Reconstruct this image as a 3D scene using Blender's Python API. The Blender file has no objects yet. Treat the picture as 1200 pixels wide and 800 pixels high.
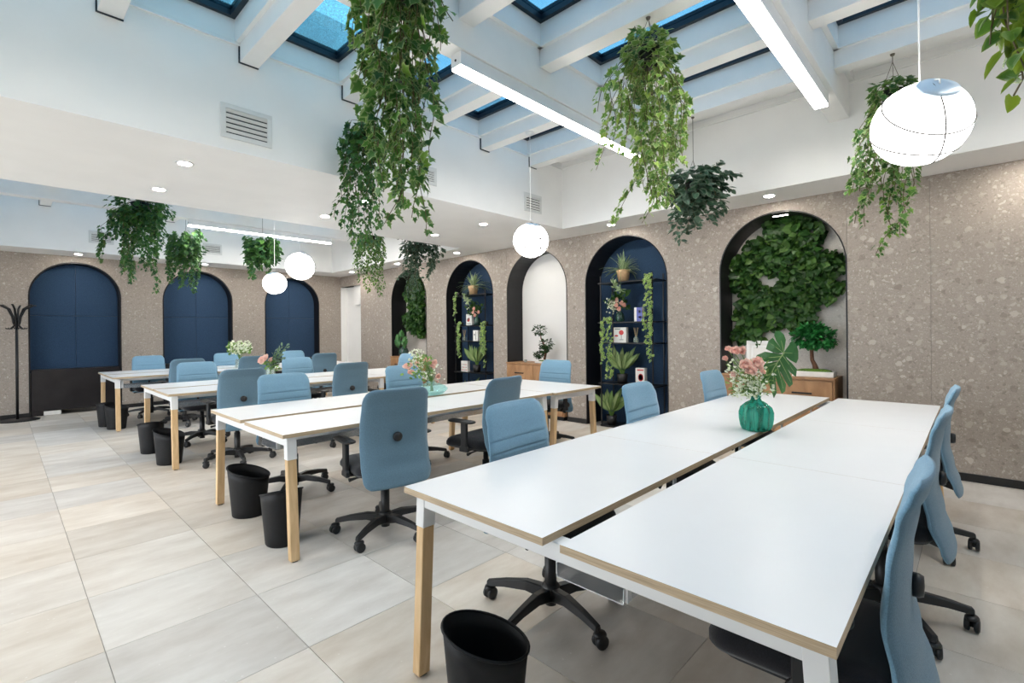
import bpy, bmesh, math, random
from mathutils import Vector, Matrix, Euler
PI = math.pi
S = bpy.context.scene
COL = S.collection
rnd = random.Random(7)

# ------------------------------------------------------------------ camera (world: X to the niche wall, Y to the blue arches)
F, YAW, ROLL, CY, H = 570.021, 0.7602, -0.0097, 387.77, 1.3221
sy_, cy_ = math.sin(YAW), math.cos(YAW)
right = Vector((sy_, -cy_, 0)); fwd = Vector((cy_, sy_, 0)); up = Vector((0, 0, 1))
cr, sr = math.cos(ROLL), math.sin(ROLL)
rc = right*cr + up*sr; uc = up*cr - right*sr
cam_d = bpy.data.cameras.new('camera'); cam = bpy.data.objects.new('camera', cam_d); COL.objects.link(cam)
M = Matrix.Identity(4)
for i in range(3):
    M[i][0] = rc[i]; M[i][1] = uc[i]; M[i][2] = -fwd[i]
M[2][3] = H
cam.matrix_world = M
cam_d.sensor_width = 36; cam_d.lens = F/1200*36; cam_d.shift_y = (CY-400)/1200; cam_d.clip_start = 0.05
S.camera = cam

# ------------------------------------------------------------------ world, exposure
S.view_settings.view_transform = 'Standard'; S.view_settings.look = 'None'
S.view_settings.gamma = 1.0; S.view_settings.use_curve_mapping = False
S.view_settings.exposure = 0.72
SKY = 4.6; LED_E = 23.0; DOWN_E = 165.0; GLOBE_E = 4.5
W = bpy.data.worlds.new('world'); S.world = W; W.use_nodes = True
bg = W.node_tree.nodes['Background']; bg.inputs[0].default_value = (0.90, 0.94, 1.0, 1); bg.inputs[1].default_value = SKY
cy = S.cycles
cy.use_denoising = True; cy.max_bounces = 10; cy.diffuse_bounces = 5; cy.glossy_bounces = 3
cy.transparent_max_bounces = 12; cy.sample_clamp_indirect = 6.0; cy.caustics_reflective = False; cy.caustics_refractive = False

def portal(x0, x1, y0, y1, z):
    l = bpy.data.lights.new('sky_portal', 'AREA'); l.shape = 'RECTANGLE'; l.size = x1-x0; l.size_y = y1-y0
    l.cycles.is_portal = True
    o = bpy.data.objects.new('sky_portal', l); COL.objects.link(o); o.location = ((x0+x1)/2, (y0+y1)/2, z)

# ------------------------------------------------------------------ pixel helpers (a pixel is a direction; the distance comes from the surface touched)
def ray(x, y):
    a, b = x-600, y-CY
    u = cr*a+sr*b; v = -sr*a+cr*b
    r, z = u/F, -v/F
    return Vector((r*sy_+cy_, -r*cy_+sy_, z))
def on_z(x, y, z): k = ray(x, y); t = (z-H)/k.z; return Vector((k.x*t, k.y*t, z))
def on_x(x, y, X): k = ray(x, y); t = X/k.x; return Vector((X, k.y*t, H+k.z*t))
def on_y(x, y, Y): k = ray(x, y); t = Y/k.y; return Vector((k.x*t, Y, H+k.z*t))
def at_d(x, y, d): k = ray(x, y); return Vector((k.x*d, k.y*d, H+k.z*d))

# ------------------------------------------------------------------ materials
MATS = {}
def new_mat(name):
    m = bpy.data.materials.new(name); m.use_nodes = True; MATS[name] = m
    nt = m.node_tree; return m, nt, nt.nodes['Principled BSDF'], nt.nodes.new, nt.links.new
def mat(name, col, rough=0.5, metal=0.0, noise=0.0, nscale=20.0, bump=0.0, bscale=200.0, spec=0.5):
    m, nt, b, N, L = new_mat(name)
    b.inputs['Roughness'].default_value = rough; b.inputs['Metallic'].default_value = metal
    b.inputs['Specular IOR Level'].default_value = spec
    c = (*col, 1)
    b.inputs['Base Color'].default_value = c
    tc = N('ShaderNodeTexCoord')
    if noise > 0:
        n = N('ShaderNodeTexNoise'); n.inputs['Scale'].default_value = nscale; n.inputs['Detail'].default_value = 4
        L(tc.outputs['Object'], n.inputs['Vector'])
        r = N('ShaderNodeValToRGB'); r.color_ramp.elements[0].position = 0.3; r.color_ramp.elements[1].position = 0.7
        r.color_ramp.elements[0].color = tuple(max(0, x*(1-noise)) for x in col)+(1,)
        r.color_ramp.elements[1].color = tuple(min(1, x*(1+noise)) for x in col)+(1,)
        L(n.outputs['Fac'], r.inputs[0]); L(r.outputs[0], b.inputs['Base Color'])
    if bump > 0:
        n2 = N('ShaderNodeTexNoise'); n2.inputs['Scale'].default_value = bscale; n2.inputs['Detail'].default_value = 3
        L(tc.outputs['Object'], n2.inputs['Vector'])
        bp = N('ShaderNodeBump'); bp.inputs['Strength'].default_value = bump; bp.inputs['Distance'].default_value = 0.004
        L(n2.outputs['Fac'], bp.inputs['Height']); L(bp.outputs[0], b.inputs['Normal'])
    return m
def emit(name, col, e):
    m = bpy.data.materials.new(name); m.use_nodes = True; nt = m.node_tree; nt.nodes.clear()
    o = nt.nodes.new('ShaderNodeOutputMaterial'); x = nt.nodes.new('ShaderNodeEmission')
    x.inputs[0].default_value = (*col, 1); x.inputs[1].default_value = e; nt.links.new(x.outputs[0], o.inputs[0]); MATS[name] = m; return m

def stone_mat(name, c0, c1, c2, c3):
    m, nt, b, N, L = new_mat(name)
    geo = N('ShaderNodeNewGeometry')
    nz = N('ShaderNodeTexNoise'); nz.inputs['Scale'].default_value = 2.2; nz.inputs['Detail'].default_value = 3; L(geo.outputs['Position'], nz.inputs['Vector'])
    dist = N('ShaderNodeTexNoise'); dist.inputs['Scale'].default_value = 22; L(geo.outputs['Position'], dist.inputs['Vector'])
    vm = N('ShaderNodeVectorMath'); vm.operation = 'MULTIPLY_ADD'; vm.inputs[1].default_value = (.05, .05, .05)
    L(dist.outputs['Color'], vm.inputs[0]); L(geo.outputs['Position'], vm.inputs[2])
    def pebble(scale, thr0, thr1):
        v = N('ShaderNodeTexVoronoi'); v.inputs['Scale'].default_value = scale; L(vm.outputs[0], v.inputs['Vector'])
        s = N('ShaderNodeSeparateColor'); L(v.outputs['Color'], s.inputs[0])
        # size of each pebble varies with its cell colour
        mm = N('ShaderNodeMath'); mm.operation = 'MULTIPLY_ADD'; mm.inputs[1].default_value = thr1; mm.inputs[2].default_value = thr0
        L(s.outputs[1], mm.inputs[0])
        lt = N('ShaderNodeMath'); lt.operation = 'LESS_THAN'; L(v.outputs['Distance'], lt.inputs[0]); L(mm.outputs[0], lt.inputs[1])
        return lt.outputs[0], s.outputs[0]
    f1, k1 = pebble(15, 0.0, 0.44); f2, k2 = pebble(40, 0.05, 0.5); f3, k3 = pebble(110, 0.1, 0.5)
    base = N('ShaderNodeMix'); base.data_type = 'RGBA'; base.inputs[6].default_value = (*c0, 1); base.inputs[7].default_value = (*c1, 1); L(nz.outputs['Fac'], base.inputs[0])
    cur = base.outputs[2]
    for f, k, amt in ((f3, k3, .55), (f2, k2, .6), (f1, k1, .62)):
        rp = N('ShaderNodeValToRGB'); e = rp.color_ramp.elements
        e[0].position = 0; e[0].color = (*[x*.72 for x in c0], 1); e[1].position = 1; e[1].color = (*c3, 1)
        q = e.new(.30); q.color = (*c0, 1); q = e.new(.55); q.color = (*c1, 1); q = e.new(.86); q.color = (*c2, 1)
        L(k, rp.inputs[0])
        mu = N('ShaderNodeMath'); mu.operation = 'MULTIPLY'; mu.inputs[1].default_value = amt; L(f, mu.inputs[0])
        mx = N('ShaderNodeMix'); mx.data_type = 'RGBA'; L(mu.outputs[0], mx.inputs[0]); L(cur, mx.inputs[6]); L(rp.outputs[0], mx.inputs[7]); cur = mx.outputs[2]
    L(cur, b.inputs['Base Color']); b.inputs['Roughness'].default_value = 0.55
    return m

def tile_mat():
    m, nt, b, N, L = new_mat('floor_tile')
    oi = N('ShaderNodeObjectInfo'); geo = N('ShaderNodeNewGeometry')
    off = N('ShaderNodeVectorMath'); off.operation = 'MULTIPLY_ADD'; off.inputs[1].default_value = (37, 19, 5)
    L(oi.outputs['Random'], off.inputs[0]); L(geo.outputs['Position'], off.inputs[2])
    mp = N('ShaderNodeMapping'); mp.inputs['Scale'].default_value = (1.0, 2.6, 1); L(off.outputs[0], mp.inputs['Vector'])
    n = N('ShaderNodeTexNoise'); n.inputs['Scale'].default_value = 2.3; n.inputs['Detail'].default_value = 7; n.inputs['Roughness'].default_value = .62; L(mp.outputs[0], n.inputs['Vector'])
    r = N('ShaderNodeValToRGB'); e = r.color_ramp.elements
    e[0].position = .3; e[0].color = (.55, .475, .395, 1); e[1].position = .72; e[1].color = (.75, .695, .625, 1); L(n.outputs['Fac'], r.inputs[0])
    hs = N('ShaderNodeHueSaturation'); L(r.outputs[0], hs.inputs['Color'])
    mr = N('ShaderNodeMapRange'); mr.inputs['To Min'].default_value = .88; mr.inputs['To Max'].default_value = 1.1; L(oi.outputs['Random'], mr.inputs[0]); L(mr.outputs[0], hs.inputs['Value'])
    ms = N('ShaderNodeMapRange'); ms.inputs['To Min'].default_value = .55; ms.inputs['To Max'].default_value = 1.15
    fr = N('ShaderNodeMath'); fr.operation = 'FRACT'; mu = N('ShaderNodeMath'); mu.operation = 'MULTIPLY'; mu.inputs[1].default_value = 7.3
    L(oi.outputs['Random'], mu.inputs[0]); L(mu.outputs[0], fr.inputs[0]); L(fr.outputs[0], ms.inputs[0]); L(ms.outputs[0], hs.inputs['Saturation'])
    # small pale flecks
    v = N('ShaderNodeTexVoronoi'); v.inputs['Scale'].default_value = 16; L(off.outputs[0], v.inputs['Vector'])
    lt = N('ShaderNodeMath'); lt.operation = 'LESS_THAN'; lt.inputs[1].default_value = .07; L(v.outputs['Distance'], lt.inputs[0])
    mx = N('ShaderNodeMix'); mx.data_type = 'RGBA'; mf = N('ShaderNodeMath'); mf.operation = 'MULTIPLY'; mf.inputs[1].default_value = .35; L(lt.outputs[0], mf.inputs[0])
    L(mf.outputs[0], mx.inputs[0]); L(hs.outputs[0], mx.inputs[6]); mx.inputs[7].default_value = (.84, .81, .78, 1); L(mx.outputs[2], b.inputs['Base Color'])
    b.inputs['Roughness'].default_value = .42
    return m

def wood_mat(name, c0, c1, sc=(3, 3, 40), rough=.5):
    m, nt, b, N, L = new_mat(name)
    tc = N('ShaderNodeTexCoord'); mp = N('ShaderNodeMapping'); mp.inputs['Scale'].default_value = sc; L(tc.outputs['Object'], mp.inputs['Vector'])
    n = N('ShaderNodeTexNoise'); n.inputs['Scale'].default_value = 2; n.inputs['Detail'].default_value = 6; n.inputs['Distortion'].default_value = .6; L(mp.outputs[0], n.inputs['Vector'])
    r = N('ShaderNodeValToRGB'); r.color_ramp.elements[0].position = .35; r.color_ramp.elements[1].position = .65
    r.color_ramp.elements[0].color = (*c0, 1); r.color_ramp.elements[1].color = (*c1, 1); L(n.outputs['Fac'], r.inputs[0]); L(r.outputs[0], b.inputs['Base Color'])
    b.inputs['Roughness'].default_value = rough
    return m

def leaf_mat(name, cols, edge=None, rough=.45, trans=.25):
    """leaf pigment: each leaf takes one of the colours; optional pale margin from the 'edge' attribute"""
    m, nt, b, N, L = new_mat(name)
    oi = N('ShaderNodeObjectInfo'); geo = N('ShaderNodeNewGeometry')
    ad = N('ShaderNodeMath'); ad.operation = 'ADD'; L(oi.outputs['Random'], ad.inputs[0]); L(geo.outputs['Random Per Island'], ad.inputs[1])
    fr = N('ShaderNodeMath'); fr.operation = 'FRACT'; L(ad.outputs[0], fr.inputs[0])
    r = N('ShaderNodeValToRGB'); e = r.color_ramp.elements
    e[0].position = 0; e[0].color = (*cols[0], 1); e[1].position = 1; e[1].color = (*cols[-1], 1)
    for i, c in enumerate(cols[1:-1]):
        q = e.new((i+1)/(len(cols)-1)); q.color = (*c, 1)
    L(fr.outputs[0], r.inputs[0]); cur = r.outputs[0]
    if edge:
        at = N('ShaderNodeAttribute'); at.attribute_name = 'edge'
        mr = N('ShaderNodeMapRange'); mr.inputs['From Min'].default_value = .55; mr.inputs['From Max'].default_value = .95; L(at.outputs['Fac'], mr.inputs[0])
        mu = N('ShaderNodeMath'); mu.operation = 'MULTIPLY'; mu.inputs[1].default_value = edge[1]; L(mr.outputs[0], mu.inputs[0])
        mx = N('ShaderNodeMix'); mx.data_type = 'RGBA'; L(mu.outputs[0], mx.inputs[0]); L(cur, mx.inputs[6]); mx.inputs[7].default_value = (*edge[0], 1); cur = mx.outputs[2]
    L(cur, b.inputs['Base Color']); b.inputs['Roughness'].default_value = rough; b.inputs['Specular IOR Level'].default_value = .35
    tr = N('ShaderNodeBsdfTranslucent'); L(cur, tr.inputs[0])
    mix = N('ShaderNodeMixShader'); mix.inputs[0].default_value = trans
    out = nt.nodes['Material Output']; L(b.outputs[0], mix.inputs[1]); L(tr.outputs[0], mix.inputs[2]); L(mix.outputs[0], out.inputs[0])
    return m

def glass_mat(name, tint, refl=(.8, .9, 1), rough=.03, speck=0.0):
    m = bpy.data.materials.new(name); m.use_nodes = True; nt = m.node_tree; nt.nodes.clear(); MATS[name] = m
    N = nt.nodes.new; L = nt.links.new
    o = N('ShaderNodeOutputMaterial'); t = N('ShaderNodeBsdfTransparent'); g = N('ShaderNodeBsdfGlossy'); fz = N('ShaderNodeLayerWeight'); mx = N('ShaderNodeMixShader')
    t.inputs[0].default_value = (*tint, 1); g.inputs[0].default_value = (*refl, 1); g.inputs['Roughness'].default_value = rough; fz.inputs[0].default_value = .25
    pw = N('ShaderNodeMath'); pw.operation = 'MULTIPLY'; pw.inputs[1].default_value = .45; L(fz.outputs['Facing'], pw.inputs[0])
    if speck:
        tc = N('ShaderNodeTexCoord'); n = N('ShaderNodeTexNoise'); n.inputs['Scale'].default_value = 70; n.inputs['Detail'].default_value = 3; L(tc.outputs['Object'], n.inputs['Vector'])
        r = N('ShaderNodeValToRGB'); r.color_ramp.elements[0].position = .35; r.color_ramp.elements[1].position = .68
        r.color_ramp.elements[0].color = (*[x*(1-speck) for x in tint], 1); r.color_ramp.elements[1].color = (*[min(1, x*(1+speck)) for x in tint], 1)
        L(n.outputs['Fac'], r.inputs[0]); L(r.outputs[0], t.inputs[0])
    L(pw.outputs[0], mx.inputs[0]); L(t.outputs[0], mx.inputs[1]); L(g.outputs[0], mx.inputs[2]); L(mx.outputs[0], o.inputs[0])
    return m

def vase_mat(name, col, tr=.6):
    m, nt, b, N, L = new_mat(name)
    b.inputs['Base Color'].default_value = (*col, 1); b.inputs['Roughness'].default_value = .06; b.inputs['IOR'].default_value = 1.4
    b.inputs['Coat Weight'].default_value = .8
    tc = N('ShaderNodeTexCoord'); mp = N('ShaderNodeMapping'); mp.inputs['Scale'].default_value = (45, 45, 5); L(tc.outputs['Object'], mp.inputs['Vector'])
    nz = N('ShaderNodeTexNoise'); nz.inputs['Scale'].default_value = 1.0; nz.inputs['Detail'].default_value = 2; L(mp.outputs[0], nz.inputs['Vector'])
    rp = N('ShaderNodeValToRGB'); rp.color_ramp.elements[0].position = .38; rp.color_ramp.elements[1].position = .62
    rp.color_ramp.elements[0].color = (*[c*.5 for c in col], 1); rp.color_ramp.elements[1].color = (*[min(1, c*1.35+.02) for c in col], 1); L(nz.outputs['Fac'], rp.inputs[0]); L(rp.outputs[0], b.inputs['Base Color'])
    t = N('ShaderNodeBsdfTransparent'); t.inputs[0].default_value = (*[min(1, c*1.8+.12) for c in col], 1)
    mix = N('ShaderNodeMixShader'); mix.inputs[0].default_value = tr
    L(b.outputs[0], mix.inputs[1]); L(t.outputs[0], mix.inputs[2]); L(mix.outputs[0], nt.nodes['Material Output'].inputs[0])
    return m

def fabric_mat(name, c, v=.14):
    m = mat(name, c, .9, 0, v, 260, .35, 420, .15); m.node_tree.nodes['Principled BSDF'].inputs['Sheen Weight'].default_value = .25
    return m

white = mat('white_paint', (.88, .88, .87), .6, 0, .02, 3, .05, 60)
plaster = mat('white_plaster', (.86, .86, .85), .75, 0, .02, 2, .08, 90)
beam_w = mat('white_beam_paint', (.84, .84, .83), .45, 0, .02, 6)
stone = stone_mat('pebble_stone', (.275, .235, .203), (.375, .328, .288), (.47, .42, .38), (.60, .56, .52))
stone_l = stone_mat('pale_stone', (.52, .49, .45), (.60, .57, .53), (.66, .63, .6), (.72, .7, .67))
tile_m = tile_mat()
grout = mat('grout', (.33, .295, .26), .9, 0, .1, 60)
black = mat('black_metal', (.012, .012, .014), .38, .3, .1, 40)
skirt_m = mat('black_skirting', (.01, .01, .011), .4, 0, .1, 40)
bronze = mat('dark_bronze_metal', (.030, .027, .029), .32, .55, .2, 4, .05, 30)
velvet = fabric_mat('navy_felt', (.028, .060, .118), .4)
blue_fab = fabric_mat('blue_wool', (.18, .325, .445))
blue_dark = fabric_mat('grey_blue_wool', (.125, .215, .29))
seat_m = fabric_mat('black_fabric', (.014, .014, .017), .3)
blackp = mat('black_plastic', (.012, .012, .013), .42, 0, .1, 50, .05, 300)
binm = mat('bin_plastic', (.007, .007, .008), .55, 0, .15, 30, .04, 300, .3)
lam = mat('white_laminate', (.80, .80, .81), .30, 0, .01, 5)
ply = wood_mat('plywood_edge', (.40, .30, .19), (.55, .43, .29), (4, 4, 120))
oak = wood_mat('light_oak', (.58, .38, .19), (.72, .51, .29), (14, 14, 2))
walnut = wood_mat('oak_cabinet_wood', (.30, .155, .070), (.44, .245, .12), (14, 4, 2))
steel_w = mat('white_steel', (.78, .79, .80), .35, .1, .01, 10)
steel_g = mat('galvanised_tray', (.62, .64, .67), .22, .85, .05, 8)
led_m = emit('led_strip', (1.0, .93, .84), LED_E)
down_m = emit('downlight_lens', (1.0, .92, .82), DOWN_E)
led_far = emit('led_strip_far', (1.0, .94, .86), LED_E*1.5)
spot_m = emit('niche_lens', (1.0, .93, .84), 22.0)
globe_m = emit('globe_glow', (1.0, .97, .93), GLOBE_E)
sky_glass = glass_mat('skylight_glass', (.17, .31, .39))
sky_glass2 = glass_mat('frosted_skylight_glass', (.19, .36, .43), speck=.30)
frame_m = mat('dark_frame', (.010, .018, .03), .35, .2, .1, 30)
wire_m = mat('steel_wire', (.16, .14, .12), .5, .6, .05, 30)
wire_w = mat('white_cord', (.8, .8, .8), .5, 0, .02, 30)
slat_m = mat('vent_slat', (.70, .71, .70), .5, 0, .03, 20)
dark_m = mat('vent_dark', (.05, .05, .055), .9, 0, .1, 20)
cap_m = mat('lamp_cap', (.45, .55, .66), .35, .4, .03, 20)
seam_m = mat('lamp_seam', (.03, .028, .026), .6, 0, .05, 20)
stem_m = mat('plant_stem', (.10, .075, .03), .7, 0, .2, 80)
gstem_m = mat('green_stem', (.10, .20, .04), .6, 0, .2, 80)
bark = mat('bark', (.12, .055, .03), .85, 0, .35, 40, .5, 60)
moss_m = mat('moss', (.09, .18, .02), .95, 0, .5, 90, .8, 200)
terra = mat('tan_pot', (.55, .36, .20), .7, 0, .15, 30)
tray_m = mat('white_tray', (.78, .76, .73), .5, 0, .06, 20)
ivy = leaf_mat('ivy_leaf', [(.025, .085, .018), (.05, .15, .028), (.09, .23, .035), (.03, .10, .03), (.20, .38, .05)], ((.42, .50, .22), .6))
ivy_dk = leaf_mat('ivy_dark_leaf', [(.020, .085, .030), (.035, .13, .03), (.06, .18, .03), (.025, .10, .05), (.10, .24, .04)], ((.20, .32, .12), .4))
ivy_lt = leaf_mat('ivy_variegated_leaf', [(.07, .19, .035), (.14, .30, .05), (.24, .42, .07), (.05, .15, .05), (.34, .50, .08)], ((.55, .60, .30), .8))
willow = leaf_mat('bluish_leaf', [(.03, .075, .045), (.05, .12, .07), (.10, .16, .12), (.03, .09, .045)], ((.30, .36, .26), .4))
wall_leaf = leaf_mat('wall_leaf', [(.012, .045, .010), (.022, .075, .015), (.045, .12, .02), (.015, .05, .012), (.08, .17, .03)], None, .4, .12)
pothos = leaf_mat('pothos_leaf', [(.05, .14, .02), (.10, .22, .02), (.25, .36, .02), (.04, .10, .02)], ((.30, .40, .08), .5))
bonsai_l = leaf_mat('bonsai_leaf', [(.012, .11, .025), (.025, .20, .045), (.05, .30, .07), (.01, .07, .02)], None, .35, .15)
bonsai_d = leaf_mat('small_bonsai_leaf', [(.015, .04, .012), (.02, .06, .015), (.035, .09, .02)], None, .5, .1)
mon_m = leaf_mat('monstera_leaf', [(.07, .20, .05), (.05, .16, .05)], None, .3, .15)
spider_m = leaf_mat('spider_plant_leaf', [(.18, .30, .12), (.30, .42, .22), (.12, .24, .09)], ((.70, .75, .55), .8))
dief_m = leaf_mat('dumb_cane_leaf', [(.30, .42, .16), (.40, .50, .24), (.22, .34, .11)], ((.10, .20, .06), .8))
pink_m = leaf_mat('pink_petal', [(.90, .56, .49), (.94, .68, .60), (.95, .78, .70), (.88, .50, .43)], None, .6, .3)
whitefl = leaf_mat('white_blossom', [(.85, .86, .80), (.80, .85, .62), (.9, .9, .85)], None, .6, .3)
green_l = leaf_mat('bouquet_green', [(.12, .25, .05), (.22, .38, .09), (.08, .17, .04), (.35, .48, .16)], None, .5, .25)
euc_m = leaf_mat('eucalyptus_leaf', [(.10, .17, .11), (.17, .25, .17), (.07, .12, .07)], None, .5, .2)
teal_v = vase_mat('teal_glass', (.03, .36, .27), .48)
green_v = vase_mat('pale_green_glass', (.42, .56, .49), .84)
clear_v = vase_mat('clear_glass', (.55, .68, .62), .75)
dkgreen_v = vase_mat('dark_green_glass', (.02, .07, .05), .15)
red_p = mat('red_print', (.55, .03, .03), .4, 0, .05, 40)
blue_p = mat('blue_print', (.10, .12, .42), .4, 0, .2, 60)
paper = mat('white_paper', (.80, .79, .76), .6, 0, .03, 30)
grey_p = mat('grey_print', (.25, .25, .26), .6, 0, .1, 30)
pink_p = mat('pink_print', (.62, .30, .26), .6, 0, .1, 30)
reed_m = wood_mat('reed', (.45, .33, .18), (.6, .45, .27), (30, 30, 3))

# ------------------------------------------------------------------ mesh helpers
class MB:
    def __init__(s): s.v = []; s.f = []; s.m = []; s.e = None
    def add(s, vs, fs, mi=0):
        n = len(s.v); s.v.extend([tuple(p) for p in vs])
        for q in fs: s.f.append(tuple(i+n for i in q)); s.m.append(mi)
        return s
    def box(s, x0, x1, y0, y1, z0, z1, mi=0, T=None):
        p = [Vector((x, y, z)) for z in (z0, z1) for y in (y0, y1) for x in (x0, x1)]
        if T is not None: p = [T @ q for q in p]
        return s.add(p, [(0, 2, 3, 1), (4, 5, 7, 6), (0, 1, 5, 4), (2, 6, 7, 3), (0, 4, 6, 2), (1, 3, 7, 5)], mi)
    def prism(s, poly, axis, a0, a1, mi=0):
        """poly: 2D points; extruded along axis 'x' (pts are y,z), 'y' (x,z) or 'z' (x,y)"""
        def P(q, a): return {'x': (a, q[0], q[1]), 'y': (q[0], a, q[1]), 'z': (q[0], q[1], a)}[axis]
        n = len(poly); vs = [P(q, a0) for q in poly]+[P(q, a1) for q in poly]
        fs = [tuple(range(n))[::-1], tuple(range(n, 2*n))]+[(i, (i+1) % n, n+(i+1) % n, n+i) for i in range(n)]
        return s.add(vs, fs, mi)
    def tube(s, pts, r, n=6, mi=0, cap=True):
        pts = [Vector(p) for p in pts]; rs = r if isinstance(r, (list, tuple)) else [r]*len(pts)
        vs = []; k = len(pts); pu = None
        for i, p in enumerate(pts):
            t = (pts[min(i+1, k-1)]-pts[max(i-1, 0)])
            t = t.normalized() if t.length > 1e-9 else Vector((0, 0, 1))
            a = pu if pu is not None else (Vector((1, 0, 0)) if abs(t.x) < .8 else Vector((0, 1, 0)))
            u = (a - t*a.dot(t)); u = u.normalized() if u.length > 1e-6 else t.orthogonal().normalized(); w = t.cross(u); pu = u
            for j in range(n):
                an = 2*PI*j/n; vs.append(p+(u*math.cos(an)+w*math.sin(an))*rs[i])
        fs = [(i*n+j, i*n+(j+1) % n, (i+1)*n+(j+1) % n, (i+1)*n+j) for i in range(k-1) for j in range(n)]
        if cap: fs += [tuple(range(n))[::-1], tuple((k-1)*n+j for j in range(n))]
        return s.add(vs, fs, mi)
    def lathe(s, prof, n=24, c=(0, 0, 0), mi=0, fn=None, T=None, sx=1, sy=1):
        vs = []
        for (r, z) in prof:
            for j in range(n):
                a = 2*PI*j/n; rr = fn(r, z, a) if fn else r
                p = Vector((c[0]+rr*math.cos(a)*sx, c[1]+rr*math.sin(a)*sy, c[2]+z))
                vs.append(T @ p if T is not None else p)
        k = len(prof)
        fs = [(i*n+j, i*n+(j+1) % n, (i+1)*n+(j+1) % n, (i+1)*n+j) for i in range(k-1) for j in range(n)]
        if prof[0][0] > 1e-5: fs.append(tuple(range(n))[::-1])
        if prof[-1][0] > 1e-5: fs.append(tuple((k-1)*n+j for j in range(n)))
        return s.add(vs, fs, mi)
    def build(s, name, mats, parent=None, smooth=False, bevel=0, loc=None, seg=1):
        me = bpy.data.meshes.new(name); me.from_pydata(s.v, [], s.f)
        if not isinstance(mats, (list, tuple)): mats = [mats]
        for m in mats: me.materials.append(m)
        if len(mats) > 1: me.polygons.foreach_set('material_index', s.m)
        if smooth: me.polygons.foreach_set('use_smooth', [True]*len(s.f))
        if s.e is not None:
            a = me.attributes.new('edge', 'FLOAT', 'POINT'); a.data.foreach_set('value', s.e)
        me.update()
        return link(name, me, parent, bevel, loc, seg)
def link(name, me, parent=None, bevel=0, loc=None, seg=1):
    o = bpy.data.objects.new(name, me); COL.objects.link(o)
    if parent is not None: o.parent = parent
    if loc is not None: o.location = loc
    if bevel:
        b = o.modifiers.new('bevel', 'BEVEL'); b.width = bevel; b.segments = seg; b.limit_method = 'ANGLE'; b.angle_limit = math.radians(40)
    return o
def tag(o, label, cat, group=None):
    o['label'] = label; o['category'] = cat
    if group: o['group'] = group
    return o
def struct(o, label=None, cat=None, group=None):
    o['kind'] = 'structure'
    if label: o['label'] = label
    if cat: o['category'] = cat
    if group: o['group'] = group
    return o
def thing(name, label, cat, loc=(0, 0, 0), rz=0, group=None):
    o = bpy.data.objects.new(name, None); COL.objects.link(o); o.empty_display_size = .1
    o.location = loc; o.rotation_euler = (0, 0, rz); tag(o, label, cat, group); return o
def copy_tree(o, parent=None):
    c = o.copy(); COL.objects.link(c); c.parent = parent
    for ch in list(o.children): copy_tree(ch, c)
    return c
def arc_pts(c, r, z, n=14):
    return [(c-r*math.cos(PI*i/n), z+r*math.sin(PI*i/n)) for i in range(n+1)]

# ------------------------------------------------------------------ the room
XW, YB, ZT = 5.698, 11.137, 2.668
X0, Y0 = -2.7, -3.6
# floor: slab + 0.6 m tiles with recessed joints
fl = MB().box(X0, 6.5, Y0, 11.6, -.12, -.004).build('floor', grout); struct(fl, 'large-format beige grey stone tile floor with thin joints', 'floor')
TX, TY = .5935, .601
tme = {}
def tile_obj(x0, x1, y0, y1):
    key = (round(x1-x0, 3), round(y1-y0, 3)); g = .0013
    if key not in tme:
        m = MB().box(-(x1-x0)/2+g, (x1-x0)/2-g, -(y1-y0)/2+g, (y1-y0)/2-g, -.012, 0); m = m.build('tile', tile_m, fl); tme[key] = m.data
        o = m
    else: o = link('tile', tme[key], fl)
    o.location = ((x0+x1)/2, (y0+y1)/2, 0)
xs = [.293+TX*k for k in range(-2, 10)]; ys = [2.04+TY*k for k in range(-4, 16)]
xs = [x for x in xs if x < XW-.02]+[XW]; ys = [y for y in ys if y < YB-.02]+[YB]
for i in range(len(xs)-1):
    for j in range(len(ys)-1): tile_obj(xs[i], xs[i+1], ys[j], ys[j+1])
# the rest of the floor (beyond the tiles that show)
m = MB(); m.box(X0, xs[0], Y0, YB, -.012, 0); m.box(xs[0], XW, Y0, ys[0], -.012, 0); m.build('floor_margin', tile_m, fl)

# niche wall (right) : stone panels around five arched niches
NI = [(.897, 2.119), (2.751, 3.981), (4.304, 5.526), (5.845, 7.09), (7.70, 8.925)]
DOOR = (10.20, YB); DZ = 2.42; RAD = .611; SPR = 2.57-RAD
m = MB(); XB = 6.06
cols = []; y = Y0
for a, b in NI: cols.append((y, a)); y = b
cols.append((y, DOOR[0]))
for a, b in cols: m.box(XW+.02, XB+.1, a, b, 0, 4.0)
for a, b in NI:
    c = (a+b)/2; r = (b-a)/2; ap = arc_pts(c, r, SPR)
    for half in (0, 1):
        pts = ap[:8] if half == 0 else ap[7:]
        poly = ([(a, 4.0)]+[(q[0], q[1]) for q in pts]+[(c, 4.0)]) if half == 0 else ([(c, 4.0)]+[(q[0], q[1]) for q in pts]+[(b, 4.0)])
        m.prism(poly, 'x', XW+.02, XB+.1)
m.box(XW+.02, XB+.1, DOOR[0], DOOR[1]+.4, DZ, 4.0)
m.box(XB+.06, XB+.16, NI[0][0]-.05, NI[-1][1]+.05, 0, 2.7)
wr = m.build('wall_right', grout); struct(wr, 'grey pebbled stone wall with five arched niches', 'wall')
G = .0009
def panel(poly, wall, axis, a0, a1, mm=stone):
    return MB().prism(poly, axis, a0, a1).build('stone_panel', mm, wall)
def rect(a, b, z0, z1): return [(a+G, z0+G), (b-G, z0+G), (b-G, z1-G), (a+G, z1-G)]
ZJ = 1.44
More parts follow.
